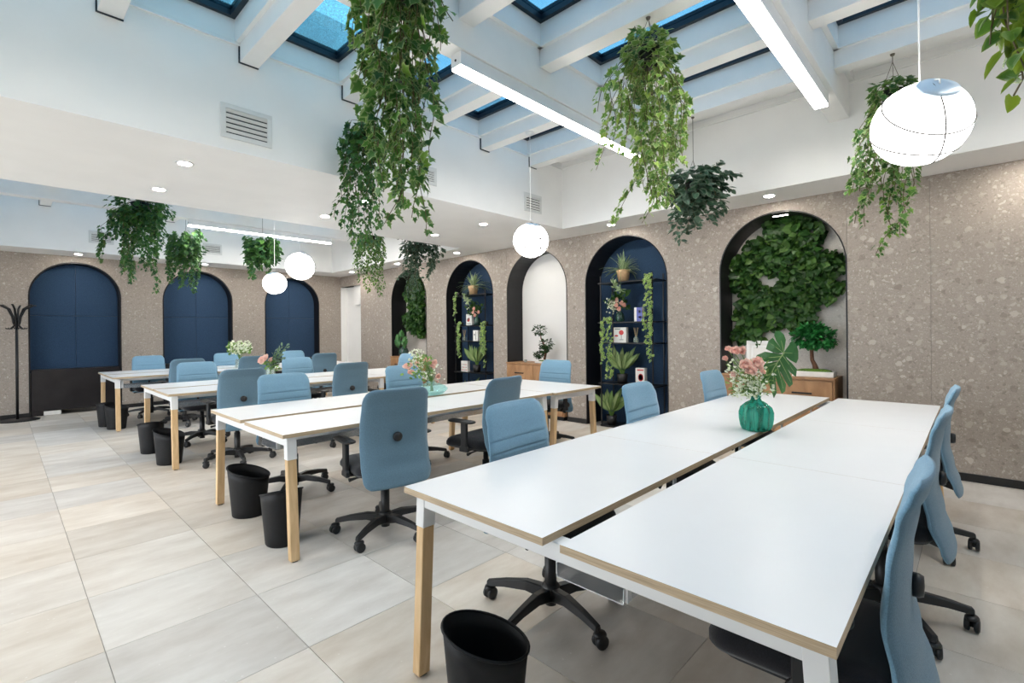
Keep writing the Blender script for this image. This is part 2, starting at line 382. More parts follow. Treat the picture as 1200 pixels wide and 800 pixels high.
solid = [(-2.2, -1.58), (-1.58, -.96), (-.96, -.34), (-.34, .28), (.28, .897), (2.119, 2.751), (3.981, 4.304), (5.526, 5.845), (7.09, 7.70), (8.925, 9.56), (9.56, 10.20)]
for a, b in solid:
    for z0, z1 in ((0.0, ZJ), (ZJ, ZT)): panel(rect(a, b, z0, z1), wr, 'x', XW, XW+.022)
for a, b in NI:
    c = (a+b)/2; r = (b-a)/2; ap = arc_pts(c, r, SPR)
    panel([(a+G, ZT)]+[(q[0]+(G if i == 0 else 0), q[1]) for i, q in enumerate(ap[:8])]+[(c-G, ap[7][1]), (c-G, ZT)], wr, 'x', XW, XW+.022)
    panel([(c+G, ZT), (c+G, ap[7][1])]+[(q[0]-(G if i == 6 else 0), q[1]) for i, q in enumerate(ap[8:])]+[(b-G, ZT)], wr, 'x', XW, XW+.022)
panel(rect(DOOR[0], DOOR[1], DZ, ZT), wr, 'x', XW, XW+.022)
# niche linings and backs
def lining(c, r, axis, a0, a1, parent, name='niche_lining', t=.012, mm=black):
    """thin arched sleeve of dark sheet metal, open at the floor; a0 front, a1 back"""
    out = [(c-r, 0)]+arc_pts(c, r, SPR, 28)+[(c+r, 0)]; inn = [(c-r+t, 0)]+arc_pts(c, r-t, SPR, 28)+[(c+r-t, 0)]
    mb = MB(); n = len(out)
    def P(q, a): return (a, q[0], q[1]) if axis == 'x' else (q[0], a, q[1])
    vs = [P(q, a0) for q in out]+[P(q, a0) for q in inn]+[P(q, a1) for q in out]+[P(q, a1) for q in inn]
    fs = []
    for i in range(n-1): fs += [(i, i+1, n+i+1, n+i), (n+i, n+i+1, 3*n+i+1, 3*n+i), (2*n+i, 2*n+i+1, i+1, i), (3*n+i, 3*n+i+1, 2*n+i+1, 2*n+i)]
    mb.add(vs, fs); return mb.build(name, mm, parent)
def arch_poly(c, r, z0=0.0, n=28): return [(c-r, z0)]+arc_pts(c, r, SPR, n)+[(c+r, z0)]
NB = [stone_l, velvet, plaster, velvet, stone_l]
for (a, b), mm in zip(NI, NB):
    c = (a+b)/2; r = (b-a)/2
    lining(c, r, 'x', XW-.004, XB+.05, wr)
    if mm is stone_l:      # two rows of pale slabs with a joint
        ap = arc_pts(c, r-.013, SPR, 28)
        MB().prism([(a+.013, 0), (a+.013, ZJ-G), (b-.013, ZJ-G), (b-.013, 0)], 'x', XB, XB+.05).build('back_slab', mm, wr)
        MB().prism([(a+.013, ZJ+G)]+ap+[(b-.013, ZJ+G)], 'x', XB, XB+.05).build('back_slab', mm, wr)
    else:
        MB().prism(arch_poly(c, r-.013), 'x', XB, XB+.05).build('back_panel', mm, wr)
# doorway at the far end of the niche wall: white recess with a boxed-in cupboard
m = MB(); m.box(XW+.16, XB+.4, DOOR[0]-.1, YB+.5, 0, 4); m.box(XW+.02, XB+.4, DOOR[0]-.1, DOOR[0]-.001, 0, DZ); m.box(XW+.02, XB+.4, DOOR[0], DOOR[1]+.4, DZ, DZ+.05); m.box(XW+.001, XB+.4, YB-.006, YB+.02, 0, DZ)
d1 = m.build('door_1', plaster); struct(d1, 'white plastered doorway recess beside the corner of the stone walls', 'doorway')
MB().box(XW+.06, XW+.16, DOOR[0], DOOR[0]+.40, 1.98, DZ).build('boxed_duct', white, d1)
MB().box(XW+.145, XW+.16, DOOR[0]+.02, DOOR[1]-.02, 0, 1.96).build('door_leaf', white, d1, bevel=.004)
# baseboards
def base(name, segs, axis):
    mb = MB()
    for a, b in segs:
        if axis == 'x': mb.box(XW-.012, XW, a, b, 0, .068)
        else: mb.box(a, b, YB-.012, YB, 0, .068)
    struct(mb.build(name, skirt_m), 'black skirting along the stone wall', 'skirting')
base('baseboard_right', [(Y0, .897), (2.119, 2.751), (3.981, 4.304), (5.526, 5.845), (7.09, 7.70), (8.925, 10.2)], 'x')
# back wall with three blue arches
AR = [(.312, 1.503), (2.119, 3.319), (3.95, 5.157)]
base('baseboard_back', [(X0, .312), (1.503, 2.119), (3.319, 3.95), (5.157, XW)], 'y')
YI = 11.375
m = MB(); xx = X0
for a, b in AR: m.box(xx, a, YB+.02, YB+.4, 0, 4); xx = b
m.box(xx, 6.5, YB+.02, YB+.4, 0, 4)
for a, b in AR:
    c = (a+b)/2; r = (b-a)/2; ap = arc_pts(c, r, 2.57-r)
    m.prism([(a, 4.0)]+ap[:8]+[(c, 4.0)], 'y', YB+.02, YB+.4); m.prism([(c, 4.0)]+ap[7:]+[(b, 4.0)], 'y', YB+.02, YB+.4)
m.box(X0, 6.5, YI+.03, YI+.12, 0, 2.7)
wb = m.build('wall_back', grout); struct(wb, 'grey pebbled stone wall with three blue arched panels', 'wall')
for a, b in [(-2.7, -2.1), (-2.1, -1.5), (-1.5, -.9), (-.9, -.3), (-.3, .312), (1.503, 2.119), (3.319, 3.95), (5.157, XW)]:
    for z0, z1 in ((0, ZJ), (ZJ, ZT)): panel(rect(a, b, z0, z1), wb, 'y', YB, YB+.022)
SPR0 = SPR
for a, b in AR:
    c = (a+b)/2; r = (b-a)/2; SPR = 2.57-r; ap = arc_pts(c, r, SPR)
    panel([(a+G, ZT)]+ap[:8]+[(c-G, ap[7][1]), (c-G, ZT)], wb, 'y', YB, YB+.022)
    panel([(c+G, ZT), (c+G, ap[7][1])]+ap[8:]+[(b-G, ZT)], wb, 'y', YB, YB+.022)
    lining(c, r, 'y', YB-.004, YI+.02, wb, 'arch_lining', .02)
    # four upholstered felt pads: 2 x 2 with soft joints
    rr = r-.022; zt = 1.66
    for sgn in (-1, 1):
        e = .0012
        lo = [(c+sgn*e, .70), (c+sgn*rr, .70), (c+sgn*rr, zt-e), (c+sgn*e, zt-e)]
        up_ = [(c+sgn*e, zt+e), (c+sgn*rr, zt+e)]+[(c+sgn*rr*math.cos(PI/2*i/12), SPR+rr*math.sin(PI/2*i/12)) for i in range(13)][0:12]+[(c+sgn*e, SPR+rr)]
        for poly in (lo, up_):
            if sgn < 0: poly = poly[::-1]
            MB().prism(poly, 'y', YI-.015, YI+.03).build('felt_pad', velvet, wb, bevel=.004, seg=2)
SPR = SPR0
# dark metal radiator covers at the foot of each arch
for i, (a, b) in enumerate(AR):
    t = thing('radiator_cover', ['dark bronze radiator cover under the blue arch beside the coat stand', 'dark bronze radiator cover under the middle blue arch', 'dark bronze radiator cover under the blue arch nearest the doorway'][i], 'radiator cover', ((a+b)/2, YB+.09, 0))
    w = (b-a)/2-.024
    MB().box(-w, w, -.075, -.06, .075, .745).build('front_panel', bronze, t, bevel=.003)
    MB().box(-w, w, -.075, .20, .745, .757).build('top_shelf', bronze, t, bevel=.002)
    MB().box(-w, -w+.14, -.07, .15, 0, .075).build('foot', bronze, t)
    MB().box(w-.1, w, -.07, .15, 0, .075).build('foot', bronze, t)
    MB().box(-w+.15, -w+.36, -.072, -.03, 0, .068).build('socket_box', tray_m, t, bevel=.003)
# side and rear walls out of view
# unseen side wall: three clear windows added for fill light, with ground outside
def portal_side(x, y0, y1, z0, z1):
    l = bpy.data.lights.new('sky_portal', 'AREA'); l.shape = 'RECTANGLE'; l.size = z1-z0; l.size_y = y1-y0; l.cycles.is_portal = True
    o = bpy.data.objects.new('sky_portal', l); COL.objects.link(o); o.location = (x, (y0+y1)/2, (z0+z1)/2); o.rotation_euler = (0, -PI/2, 0)
clear_p = glass_mat('clear_pane', (.97, .98, .98))
FILL_WIN = [(2.2, 4.3), (4.7, 6.8), (7.2, 9.3)]; WZ = (.12, 2.50)
m = MB(); yy = Y0
for a, b in FILL_WIN: m.box(X0-.2, X0, yy, a, 0, 4); m.box(X0-.2, X0, a, b, 0, WZ[0]); m.box(X0-.2, X0, a, b, WZ[1], 4); yy = b
m.box(X0-.2, X0, yy, 11.6, 0, 4)
struct(m.build('wall_left', plaster), 'white side wall out of view, with windows added for fill light', 'wall')
for k, (a, b) in enumerate(FILL_WIN):
    f = MB(); t_ = .05; mid = (a+b)/2
    for c0, c1 in ((a, a+t_), (b-t_, b), (mid-.025, mid+.025)): f.box(X0-.12, X0-.06, c0, c1, *WZ)
    f.box(X0-.12, X0-.06, a, b, WZ[0], WZ[0]+t_); f.box(X0-.12, X0-.06, a, b, WZ[1]-t_, WZ[1])
    w = f.build('window_%d' % (k+101), frame_m); struct(w, 'tall dark-framed window added out of view for fill light', 'window', 'windows added for fill light')
    for c0, c1 in ((a+t_, mid-.025), (mid+.025, b-t_)): MB().box(X0-.094, X0-.086, c0, c1, WZ[0]+t_, WZ[1]-t_).build('pane', clear_p, w)
    portal_side(X0-.22, a, b, *WZ)
struct(MB().box(-16, X0-.2, -12, 18, -.3, -.12).build('ground', mat('pavement', (.42, .41, .39), .9, 0, .1, 2)), 'pale pavement added out of view to bounce daylight indoors', 'pavement')  # unseen ground, added to reflect daylight up through the windows
struct(MB().box(X0-.2, 6.5, Y0-.2, Y0, 0, 4).build('wall_rear', plaster), 'plain white wall behind the viewer', 'wall')

# ------------------------------------------------------------------ ceiling: dropped soffit with two skylight wells
WX0, WX1 = -1.25, 5.14
WELLS = [(-2.45, 3.95), (6.03, 10.45)]
m = MB()
m.box(X0, WX0, Y0, YB, ZT, 4.0); m.box(WX1, XW+.03, Y0, YB+.03, ZT, 4.0)
m.box(WX0, WX1, Y0, WELLS[0][0], ZT, 4.0); m.box(WX0, WX1, WELLS[0][1], WELLS[1][0], ZT, 4.0); m.box(WX0, WX1, WELLS[1][1], YB+.03, ZT, 4.0)
ce = m.build('ceiling', white); struct(ce, 'white dropped ceiling with two beamed skylight wells', 'ceiling')
PX = [1.24+.812*k for k in range(-3, 5)]; PW = .13; ZP = 3.34; ZC = 3.475; ZM = 3.16
BE = {0: [(2.40, 2.55), (.78, .93), (-.84, -.69)], 1: [(9.02, 9.17), (7.43, 7.58)]}
nwin = 0
for wi, (ya, yb) in enumerate(WELLS):
    beams = BE[wi]
    for (a, b) in beams:
        MB().box(WX0, WX1, a, b, ZM, ZC+.02).build('main_beam', beam_w, ce, bevel=.004)
        MB().box(WX0, WX1, a-.035, b+.035, ZC, 3.72).build('beam_cap', beam_w, ce)
    edges = [yb]+[q for bm in beams for q in (bm[1], bm[0])]+[ya]
    bays = [(edges[i+1], edges[i]) for i in range(0, len(edges), 2)]
    for (b0, b1) in bays:
        for p in PX:
            MB().box(p, p+PW, b0, b1, ZP, ZC+.02).build('purlin', beam_w, ce, bevel=.003)
            MB().box(p-.03, p+PW+.03, b0, b1, ZC, 3.70).build('purlin_cap', beam_w, ce)
        # blind strips at the ends of the well
        MB().box(PX[-1]+PW, WX1, b0, b1, ZC+.06, 3.70).build('blind_panel', beam_w, ce)
        MB().box(WX0, PX[0], b0, b1, ZC+.06, 3.70).build('blind_panel', beam_w, ce)
        c0 = b0+(.035 if b0 != ya else 0); c1 = b1-(.035 if b1 != yb else 0)
        for k in range(len(PX)-1):
            nwin += 1
            xa, xb = PX[k]+PW+.03, PX[k+1]-.03
            fr = MB(); t = .035
            fr.box(xa, xb, c0, c0+t, 3.645, 3.72); fr.box(xa, xb, c1-t, c1, 3.645, 3.72); fr.box(xa, xa+t, c0+t, c1-t, 3.645, 3.72); fr.box(xb-t, xb, c0+t, c1-t, 3.645, 3.72)
            w = fr.build('window_%d' % nwin, frame_m); struct(w, 'dark-framed roof skylight between white roof beams', 'skylight', 'roof skylights')
            MB().box(xa+t, xb-t, c0+t, c1-t, 3.685, 3.693).build('pane', sky_glass2 if (wi == 0 and b1 == yb and k < 4) else sky_glass, w)
        portal(PX[0], PX[-1]+PW, b0, b1, 3.76)
    # cornice along the well walls
    q = .018
    MB().box(WX0, WX1, yb-q, yb, ZC-.02, ZC+.005).build('cornice', beam_w, ce); MB().box(WX1-q, WX1, ya, yb, ZC-.02, ZC+.005).build('cornice', beam_w, ce)
    MB().box(WX0, WX1, ya, ya+q, ZC-.02, ZC+.005).build('cornice', beam_w, ce)
    # dark strips as painted shadow lines where the purlins meet the long well wall
    for p in PX:
        s_ = MB(); s_.box(p-.008, p, yb-.012, yb, ZP-.006, ZC-.02); s_.box(p, p+PW, yb-.012, yb, ZP-.007, ZP-.0005); s_.build('purlin_shadow_line', frame_m, ce)

# ------------------------------------------------------------------ lamps
def led_bar(x0, x1, yc, label, z0=3.055, z1=3.16, lm=led_m):
    t = thing('linear_lamp', label, 'lamp', ((x0+x1)/2, yc, z1)); L = (x1-x0)/2; h = z1-z0
    MB().box(-L, L, -.05, .05, -h+.012, 0).build('housing', steel_w, t, bevel=.003)
    MB().box(-L+.004, L-.004, -.044, .044, -h, -h+.011).build('diffuser', lm, t)
    MB().lathe([(.008, 0), (.008, .004)], 8, (0, 0, 0), T=Matrix.Translation((-L-.001, 0, -h/2)) @ Matrix.Rotation(-PI/2, 4, 'Y')).build('cable_gland', dark_m, t)
led_bar(2.08, 4.45, 2.465, 'long white linear lamp under the roof beam beside the trailing ivy')
led_bar(2.08, 4.47, .862, 'long white linear lamp under the roof beam above the teal-vase desk')
led_bar(2.08, 4.47, -.765, 'long white linear lamp under the roof beam behind the teal-vase desk')
led_bar(-1.15, 1.05, 2.465, 'shorter white linear lamp added out of view to brighten the aisle floor')  # extra lamp outside the view, added to lift the dim floor here
led_bar(2.08, 4.45, 9.095, 'long white linear lamp below the far skylight near the blue arches', lm=led_far)
led_bar(2.08, 4.45, 7.505, 'long white linear lamp below the far skylight between the desks', lm=led_far)
def downlight(x, y, label, group):
    t = thing('downlight', label, 'downlight', (x, y, ZT), 0, group)
    MB().lathe([(.045, -.004), (.062, -.005), (.066, 0)], 20).build('trim_ring', steel_w, t, True)
    MB().lathe([(.0, -.0065), (.044, -.0065), (.046, -.003)], 20).build('lens', down_m, t)
for x, y in [(-.55, 4.5), (1.01, 4.5), (2.59, 4.5), (4.18, 4.45), (-.55, 5.45), (1.02, 5.47), (2.59, 5.42), (4.16, 5.42)]:
    downlight(x, y, 'round recessed downlight in the white soffit between the skylights', 'downlights in the soffit between the skylights')
for y, w_ in ((-.35, 'the blank end of the niche wall'), (1.5, 'the big leafy niche'), (3.35, 'the bookcase niche nearest the big leafy niche'), (5.0, 'the plain white niche'), (6.4, 'the far bookcase niche'), (8.2, 'the far leafy niche'), (10.0, 'the doorway end of the niche wall')): downlight(5.38, y, 'round recessed downlight in front of '+w_, 'downlights along the niche wall')
for x, w_ in ((-.9, 'beyond the coat stand'), (.9, 'above the blue arch by the coat stand'), (2.73, 'above the middle blue arch'), (4.5, 'above the blue arch nearest the doorway')): downlight(x, 10.76, 'round recessed downlight '+w_, 'downlights along the blue arches')

def globe(P, label, r=.185, axis=(0, 0, 1), top=3.34, seam=.0055):
    t = thing('globe_pendant', label, 'pendant lamp', P)
    vd = (Vector(P)-Vector((0, 0, H))).normalized(); u2 = (up-vd*up.dot(vd)).normalized(); av = vd.cross(u2)*axis[0]+u2*axis[1]-vd*axis[2]; T = av.normalized().to_track_quat('Z', 'Y').to_matrix().to_4x4()
    n = 16; prof = [(r*1.01*math.sin(PI*i/n), -r*.965*math.cos(PI*i/n)) for i in range(n+1)]
    prof[0] = (0, prof[0][1]); prof[-1] = (0, prof[-1][1])
    MB().lathe(prof, 32, T=T).build('glass_shade', globe_m, t, True)
    for k, ax in enumerate((Matrix.Rotation(.10, 4, 'X'), Matrix.Rotation(-.15, 4, 'X'), Matrix.Rotation(1.35, 4, 'Y'))):
        pts = []
        for j in range(49):
            a = 2*PI*j/48; d = (T @ ax) @ Vector((math.cos(a), math.sin(a), [.38, -.42, 0.1][k]))
            d = d.normalized(); q = T.inverted() @ d
            s = 1/math.sqrt((q.x/(r*1.02))**2+(q.y/(r*1.02))**2+(q.z/(r*.975))**2); pts.append(d*s)
        MB().tube(pts, seam, 5, cap=False).build('seam', seam_m, t)
    MB().lathe([(.44*r, r*.885), (.42*r, r*.925), (.2*r, r*.975), (0, r*.985)], 28, T=T).build('cap', cap_m, t, True)
    topc = T @ Vector((0, 0, r*.98))
    pts = [topc, topc+Vector((0, 0, .02))]+[topc+Vector((-topc.x*i/6, -topc.y*i/6, .025+.012*math.sin(PI*i/6))) for i in range(1, 7)]
    e = pts[-1]; pts += [e+Vector((0, 0, .02)), Vector((e.x, e.y, top-P[2]))]
    MB().tube(pts, .0035, 6).build('cord', wire_w, t)
    MB().lathe([(.0, -.025), (.04, -.02), (.045, 0)], 16, (e.x, e.y, top-P[2])).build('ceiling_rose', steel_w, t, True)
g1 = on_x(1078, 146, 2.92)
globe((g1.x, g1.y, g1.z), 'large glowing white globe pendant hanging over the teal-vase desk', .186, (.36, .80, .42), seam=.003)
globe((3.725, 3.265, 2.24), 'glowing white globe pendant hanging in front of the bookcase niches', .179, (.15, .95, .1))
p3 = on_y(352, 312, 6.86); globe((p3.x, p3.y, p3.z), 'glowing white globe pendant with visible seams near the far blue arch', .196, (.35, .9, 0))
p4 = on_y(322, 332, 7.86); globe((p4.x, p4.y, p4.z), 'glowing white globe pendant half under a trailing plant near the far blue arch', .172, (-.2, .9, .1))

t = thing('niche_spotlight', 'slim lamp tucked under the arch of the big leafy niche', 'lamp', (5.80, 1.508, 2.557))
MB().box(-.02, .02, -.08, .08, -.02, .008).build('housing', black, t, bevel=.002)
MB().box(-.014, .014, -.072, .072, -.0225, -.0195).build('lens', spot_m, t)

# ------------------------------------------------------------------ vents in the well walls (facing -Y)
def vent(x0, x1, y, z0, z1, label):
    t = thing('air_vent', label, 'vent', ((x0+x1)/2, y, (z0+z1)/2)); w = (x1-x0)/2; h = (z1-z0)/2; b = .035
    f = MB(); f.box(-w, w, -.012, 0, h-b, h); f.box(-w, w, -.012, 0, -h, -h+b); f.box(-w, -w+b, -.012, 0, -h+b, h-b); f.box(w-b, w, -.012, 0, -h+b, h-b)
    f.build('frame', slat_m, t, bevel=.002)
    MB().box(-w+b, w-b, -.003, -.001, -h+b, h-b).build('backing', dark_m, t)
    n = 5; st = (2*h-2*b)/n
    for i in range(n):
        T = Matrix.Translation((0, -.008, -h+b+st*(i+.6))) @ Matrix.Rotation(math.radians(38), 4, 'X')
        MB().box(-w+b, w-b, -.0035, .0035, -st*.33, st*.33, T=T).build('slat', slat_m, t)
vent(1.108, 1.463, 3.949, 2.755, 3.005, 'white slatted air vent in the skylight well wall left of the ivy')
vent(2.72, 3.058, 3.949, 2.795, 2.975, 'white slatted air vent half behind the long trailing ivy')
vent(4.387, 4.708, 3.949, 2.785, 3.01, 'white slatted air vent above the round lamp by the niche wall')
vent(2.62, 2.94, 10.449, 2.83, 3.03, 'white slatted air vent in the far well wall above the middle arch')
vent(1.0, 1.32, 10.449, 2.83, 3.03, 'white slatted air vent in the far well wall behind hanging ivy')

# ------------------------------------------------------------------ desks
def desk(name, label, x0, x1, rows, nmod, frames, tray=True, cross=False):
    """bench desk: rows = list of (y0,y1) tops, nmod modules along X"""
    ya, yb = rows[0][0], rows[-1][1]
    t = thing(name, label, 'desk', ((x0+x1)/2, (ya+yb)/2, 0)); ox, oy = (x0+x1)/2, (ya+yb)/2
    L = (x1-x0)/nmod
    for (a, b) in rows:
        for k in range(nmod):
            xa = x0+k*L+(.0008 if k else 0); xb = x0+(k+1)*L-(.0008 if k < nmod-1 else 0)
            mb = MB(); mb.box(xa-ox, xb-ox, a-oy, b-oy, .7175, .74)
            mb.m = [0, 0, 1, 1, 1, 1]
            mb.build('tabletop', [lam, ply], t)
    def frame(fx, lean_axis='y'):
        h = MB(); h.box(fx-.025-ox, fx+.025-ox, ya+.05-oy, yb-.05-oy, .662, .717); h.build('end_rail', steel_w, t, bevel=.003)
        for sy, yy in ((-1, ya+.045), (1, yb-.045)):
            def leg(z0, z1, wa, wb):
                o0 = sy*.045*(1-z0/.72); o1 = sy*.045*(1-z1/.72)
                v = []
                for z, o in ((z0, o0), (z1, o1)):
                    for dy in (-wb/2, wb/2):
                        for dx in (-wa/2, wa/2): v.append((fx-ox+dx, yy-oy+o+dy, z))
                return MB().add(v, [(0, 2, 3, 1), (4, 5, 7, 6), (0, 1, 5, 4), (2, 6, 7, 3), (0, 4, 6, 2), (1, 3, 7, 5)])
            lg = leg(.006, .585, .052, .044).build('leg', oak, t, bevel=.003)
            leg(.585, .717, .056, .048).build('leg_sleeve', steel_w, lg, bevel=.002)
            leg(0, .006, .03, .03).build('leg_glide', blackp, lg)
    for fx in frames: frame(fx)
    xa, xb = frames[0]+.026, frames[-1]-.026
    for (a, b) in rows:
        yc = (a+b)/2-oy
        for yy in (yc-.17, yc+.17): MB().box(xa-ox, xb-ox, yy-.02, yy+.02, .675, .717).build('long_rail', steel_w, t)
    if tray:
        mid = (rows[0][1]+rows[1][0])/2-oy
        tr = MB(); tr.box(xa+.08-ox, xb-.08-ox, mid-.12, mid+.12, .535, .538); tr.box(xa+.08-ox, xb-.08-ox, mid-.122, mid-.12, .535, .58); tr.box(xa+.08-ox, xb-.08-ox, mid+.12, mid+.122, .535, .58)
        q = tr.build('cable_tray', steel_g, t)
        n = max(2, int((xb-xa)/.8))
        for i in range(n+1):
            xx = xa+.1+(xb-xa-.2)*i/n-ox
            MB().box(xx-.012, xx+.012, mid-.13, mid-.122, .54, .69).build('tray_bracket', steel_w, q)
            MB().box(xx-.012, xx+.012, mid+.122, mid+.13, .54, .69).build('tray_bracket', steel_w, q)
    return t
desk('bench_desk', 'large white bench desk with the teal ribbed vase on it', 1.045, 4.78, [(.186, .822), (.884, 1.563)], 3, [1.115, 4.71])
desk('bench_desk', 'white bench desk with the pale green glass vase on it', 1.108, 3.555, [(2.868, 3.505), (3.585, 4.252)], 2, [1.165, 3.47])
desk('bench_desk', 'white bench desk with the rose and eucalyptus jar on it', 1.115, 3.555, [(5.66, 6.30), (6.36, 7.0)], 2, [1.17, 3.47])
desk('bench_desk', 'white bench desk with the white hydrangea bunch on it', 1.05, 4.80, [(8.50, 9.19), (9.25, 9.95)], 3, [1.105, 4.73])
def end_desk(label, x0, x1, y0, y1):
    t = thing('end_desk', label, 'desk', ((x0+x1)/2, (y0+y1)/2, 0)); w = (x1-x0)/2; l = (y1-y0)/2
    mb = MB(); mb.box(-w, w, -l, l, .7175, .74); mb.m = [0, 0, 1, 1, 1, 1]; mb.build('tabletop', [lam, ply], t)
    for sy in (-1, 1):
        fy = sy*(l-.07)
        MB().box(-w+.05, w-.05, fy-.025, fy+.025, .662, .717).build('end_rail', steel_w, t, bevel=.003)
        for sx in (-1, 1):
            def leg(z0, z1, wa, wb):
                v = []
                for z in (z0, z1):
                    o = sx*.05*(1-z/.72)
                    for dy in (-wa/2, wa/2):
                        for dx in (-wb/2, wb/2): v.append((sx*(w-.075)+o+dx, fy+dy, z))
                return MB().add(v, [(0, 2, 3, 1), (4, 5, 7, 6), (0, 1, 5, 4), (2, 6, 7, 3), (0, 4, 6, 2), (1, 3, 7, 5)])
            lg = leg(.006, .585, .052, .044).build('leg', oak, t, bevel=.003)
            leg(.585, .717, .056, .048).build('leg_sleeve', steel_w, lg, bevel=.002); leg(0, .006, .03, .03).build('leg_glide', blackp, lg)
    for xx in (-.16, .16): MB().box(xx-.02, xx+.02, -l+.1, l-.1, .675, .717).build('long_rail', steel_w, t)
end_desk('single white desk set across the end of the pale-green-vase bench', 3.562, 4.325, 2.835, 4.25)
end_desk('single white desk set across the end of the rose-jar bench', 3.562, 4.325, 5.62, 7.0)

# ------------------------------------------------------------------ office chairs (origin on the floor under the column, facing +Y)
def rounded_slab(w, l, t, r, dome=.0, n=6, front=0.0):
    """cushion: rounded rectangle with softened rim"""
    def outline(k):
        pts = []
        for cx, cyy, a0 in ((w-r, l-r, 0), (-w+r, l-r, PI/2), (-w+r, -l+r, PI), (w-r, -l+r, 1.5*PI)):
            for i in range(n+1):
                a = a0+PI/2*i/n; pts.append((cx+(r-k)*math.cos(a), cyy+(r-k)*math.sin(a)))
        return pts
    mb = MB(); rings = [(.012, 0), (0, t*.25), (0, t*.6), (.012, t*.9), (.035, t+dome*.5), (r*.95, t+dome)]
    vs = []; N = len(outline(0))
    for k, z in rings:
        for (x, y) in outline(k): vs.append((x, y, z - front*max(0, (y-l*.5)/l)**2*4))
    fs = [(i*N+j, i*N+(j+1) % N, (i+1)*N+(j+1) % N, (i+1)*N+j) for i in range(len(rings)-1) for j in range(N)]
    fs += [tuple(range(N))[::-1], tuple((len(rings)-1)*N+j for j in range(N))]
    return mb.add(vs, fs)
def make_backrest():
    ZA, ZB, Wd, R = .36, .97, .228, .065
    def prof(z):     # forward offset of the mid surface and half thickness
        u = (z-ZA)/(ZB-ZA)
        pts = [(0, -0.250, .012), (.08, -0.233, .016), (.25, -0.197, .024), (.45, -0.177, .024), (.65, -0.185, .020), (.85, -0.203, .018), (.94, -0.223, .019), (1, -0.241, .016)]
        for (a, y0, t0), (b, y1, t1) in zip(pts, pts[1:]):
            if a <= u <= b:
                k = (u-a)/(b-a); k = k*k*(3-2*k); return y0+(y1-y0)*k, t0+(t1-t0)*k
        return pts[-1][1:]
    zs = sorted(set([ZA+(ZB-ZA)*i/26 for i in range(27)]+[z for g in (.752, .808) for z in (g-.006, g, g+.006)]+[ZA+.004, ZA+.015, ZB-.004, ZB-.015]))
    nu = 12; fr, bk = [], []; e = []
    for z in zs:
        d = min(z-ZA, ZB-z); hw = Wd if d >= R else Wd-R+math.sqrt(max(0, R*R-(R-d)**2))
        hw -= .012*max(0, (z-.75))/.22
        yc, t = prof(z); t *= min(1, .35+math.sqrt(max(0, d)/.02)*.65)
        gro = .011 if min(abs(z-.752), abs(z-.808)) < .001 else 0
        for i in range(nu+1):
            u = -1+2*i/nu; u = math.copysign(abs(u)**.8, u); x = u*hw
            bow = .015*(u*u)       # wraps slightly round the sitter
            tt = t*max(.18, (1-abs(u)**6))
            fr.append((x, yc+bow+tt-gro*(1-abs(u)**6), z)); bk.append((x, yc+bow-tt, z))
    n = nu+1; k = len(zs); vs = fr+bk; o = len(fr); fs = []; mi = []
    for j in range(k-1):
        for i in range(nu):
            fs.append((j*n+i+1, j*n+i, (j+1)*n+i, (j+1)*n+i+1)); mi.append(0)
            fs.append((o+j*n+i, o+j*n+i+1, o+(j+1)*n+i+1, o+(j+1)*n+i)); mi.append(1)
        fs.append((j*n, o+j*n, o+(j+1)*n, (j+1)*n)); mi.append(0)
        fs.append((o+j*n+nu, j*n+nu, (j+1)*n+nu, o+(j+1)*n+nu)); mi.append(0)
    for i in range(nu):
        fs.append((i, i+1, o+i+1, o+i)); mi.append(0)
        fs.append(((k-1)*n+i+1, (k-1)*n+i, o+(k-1)*n+i, o+(k-1)*n+i+1)); mi.append(0)
    mb = MB(); mb.add(vs, fs); mb.m = mi; return mb
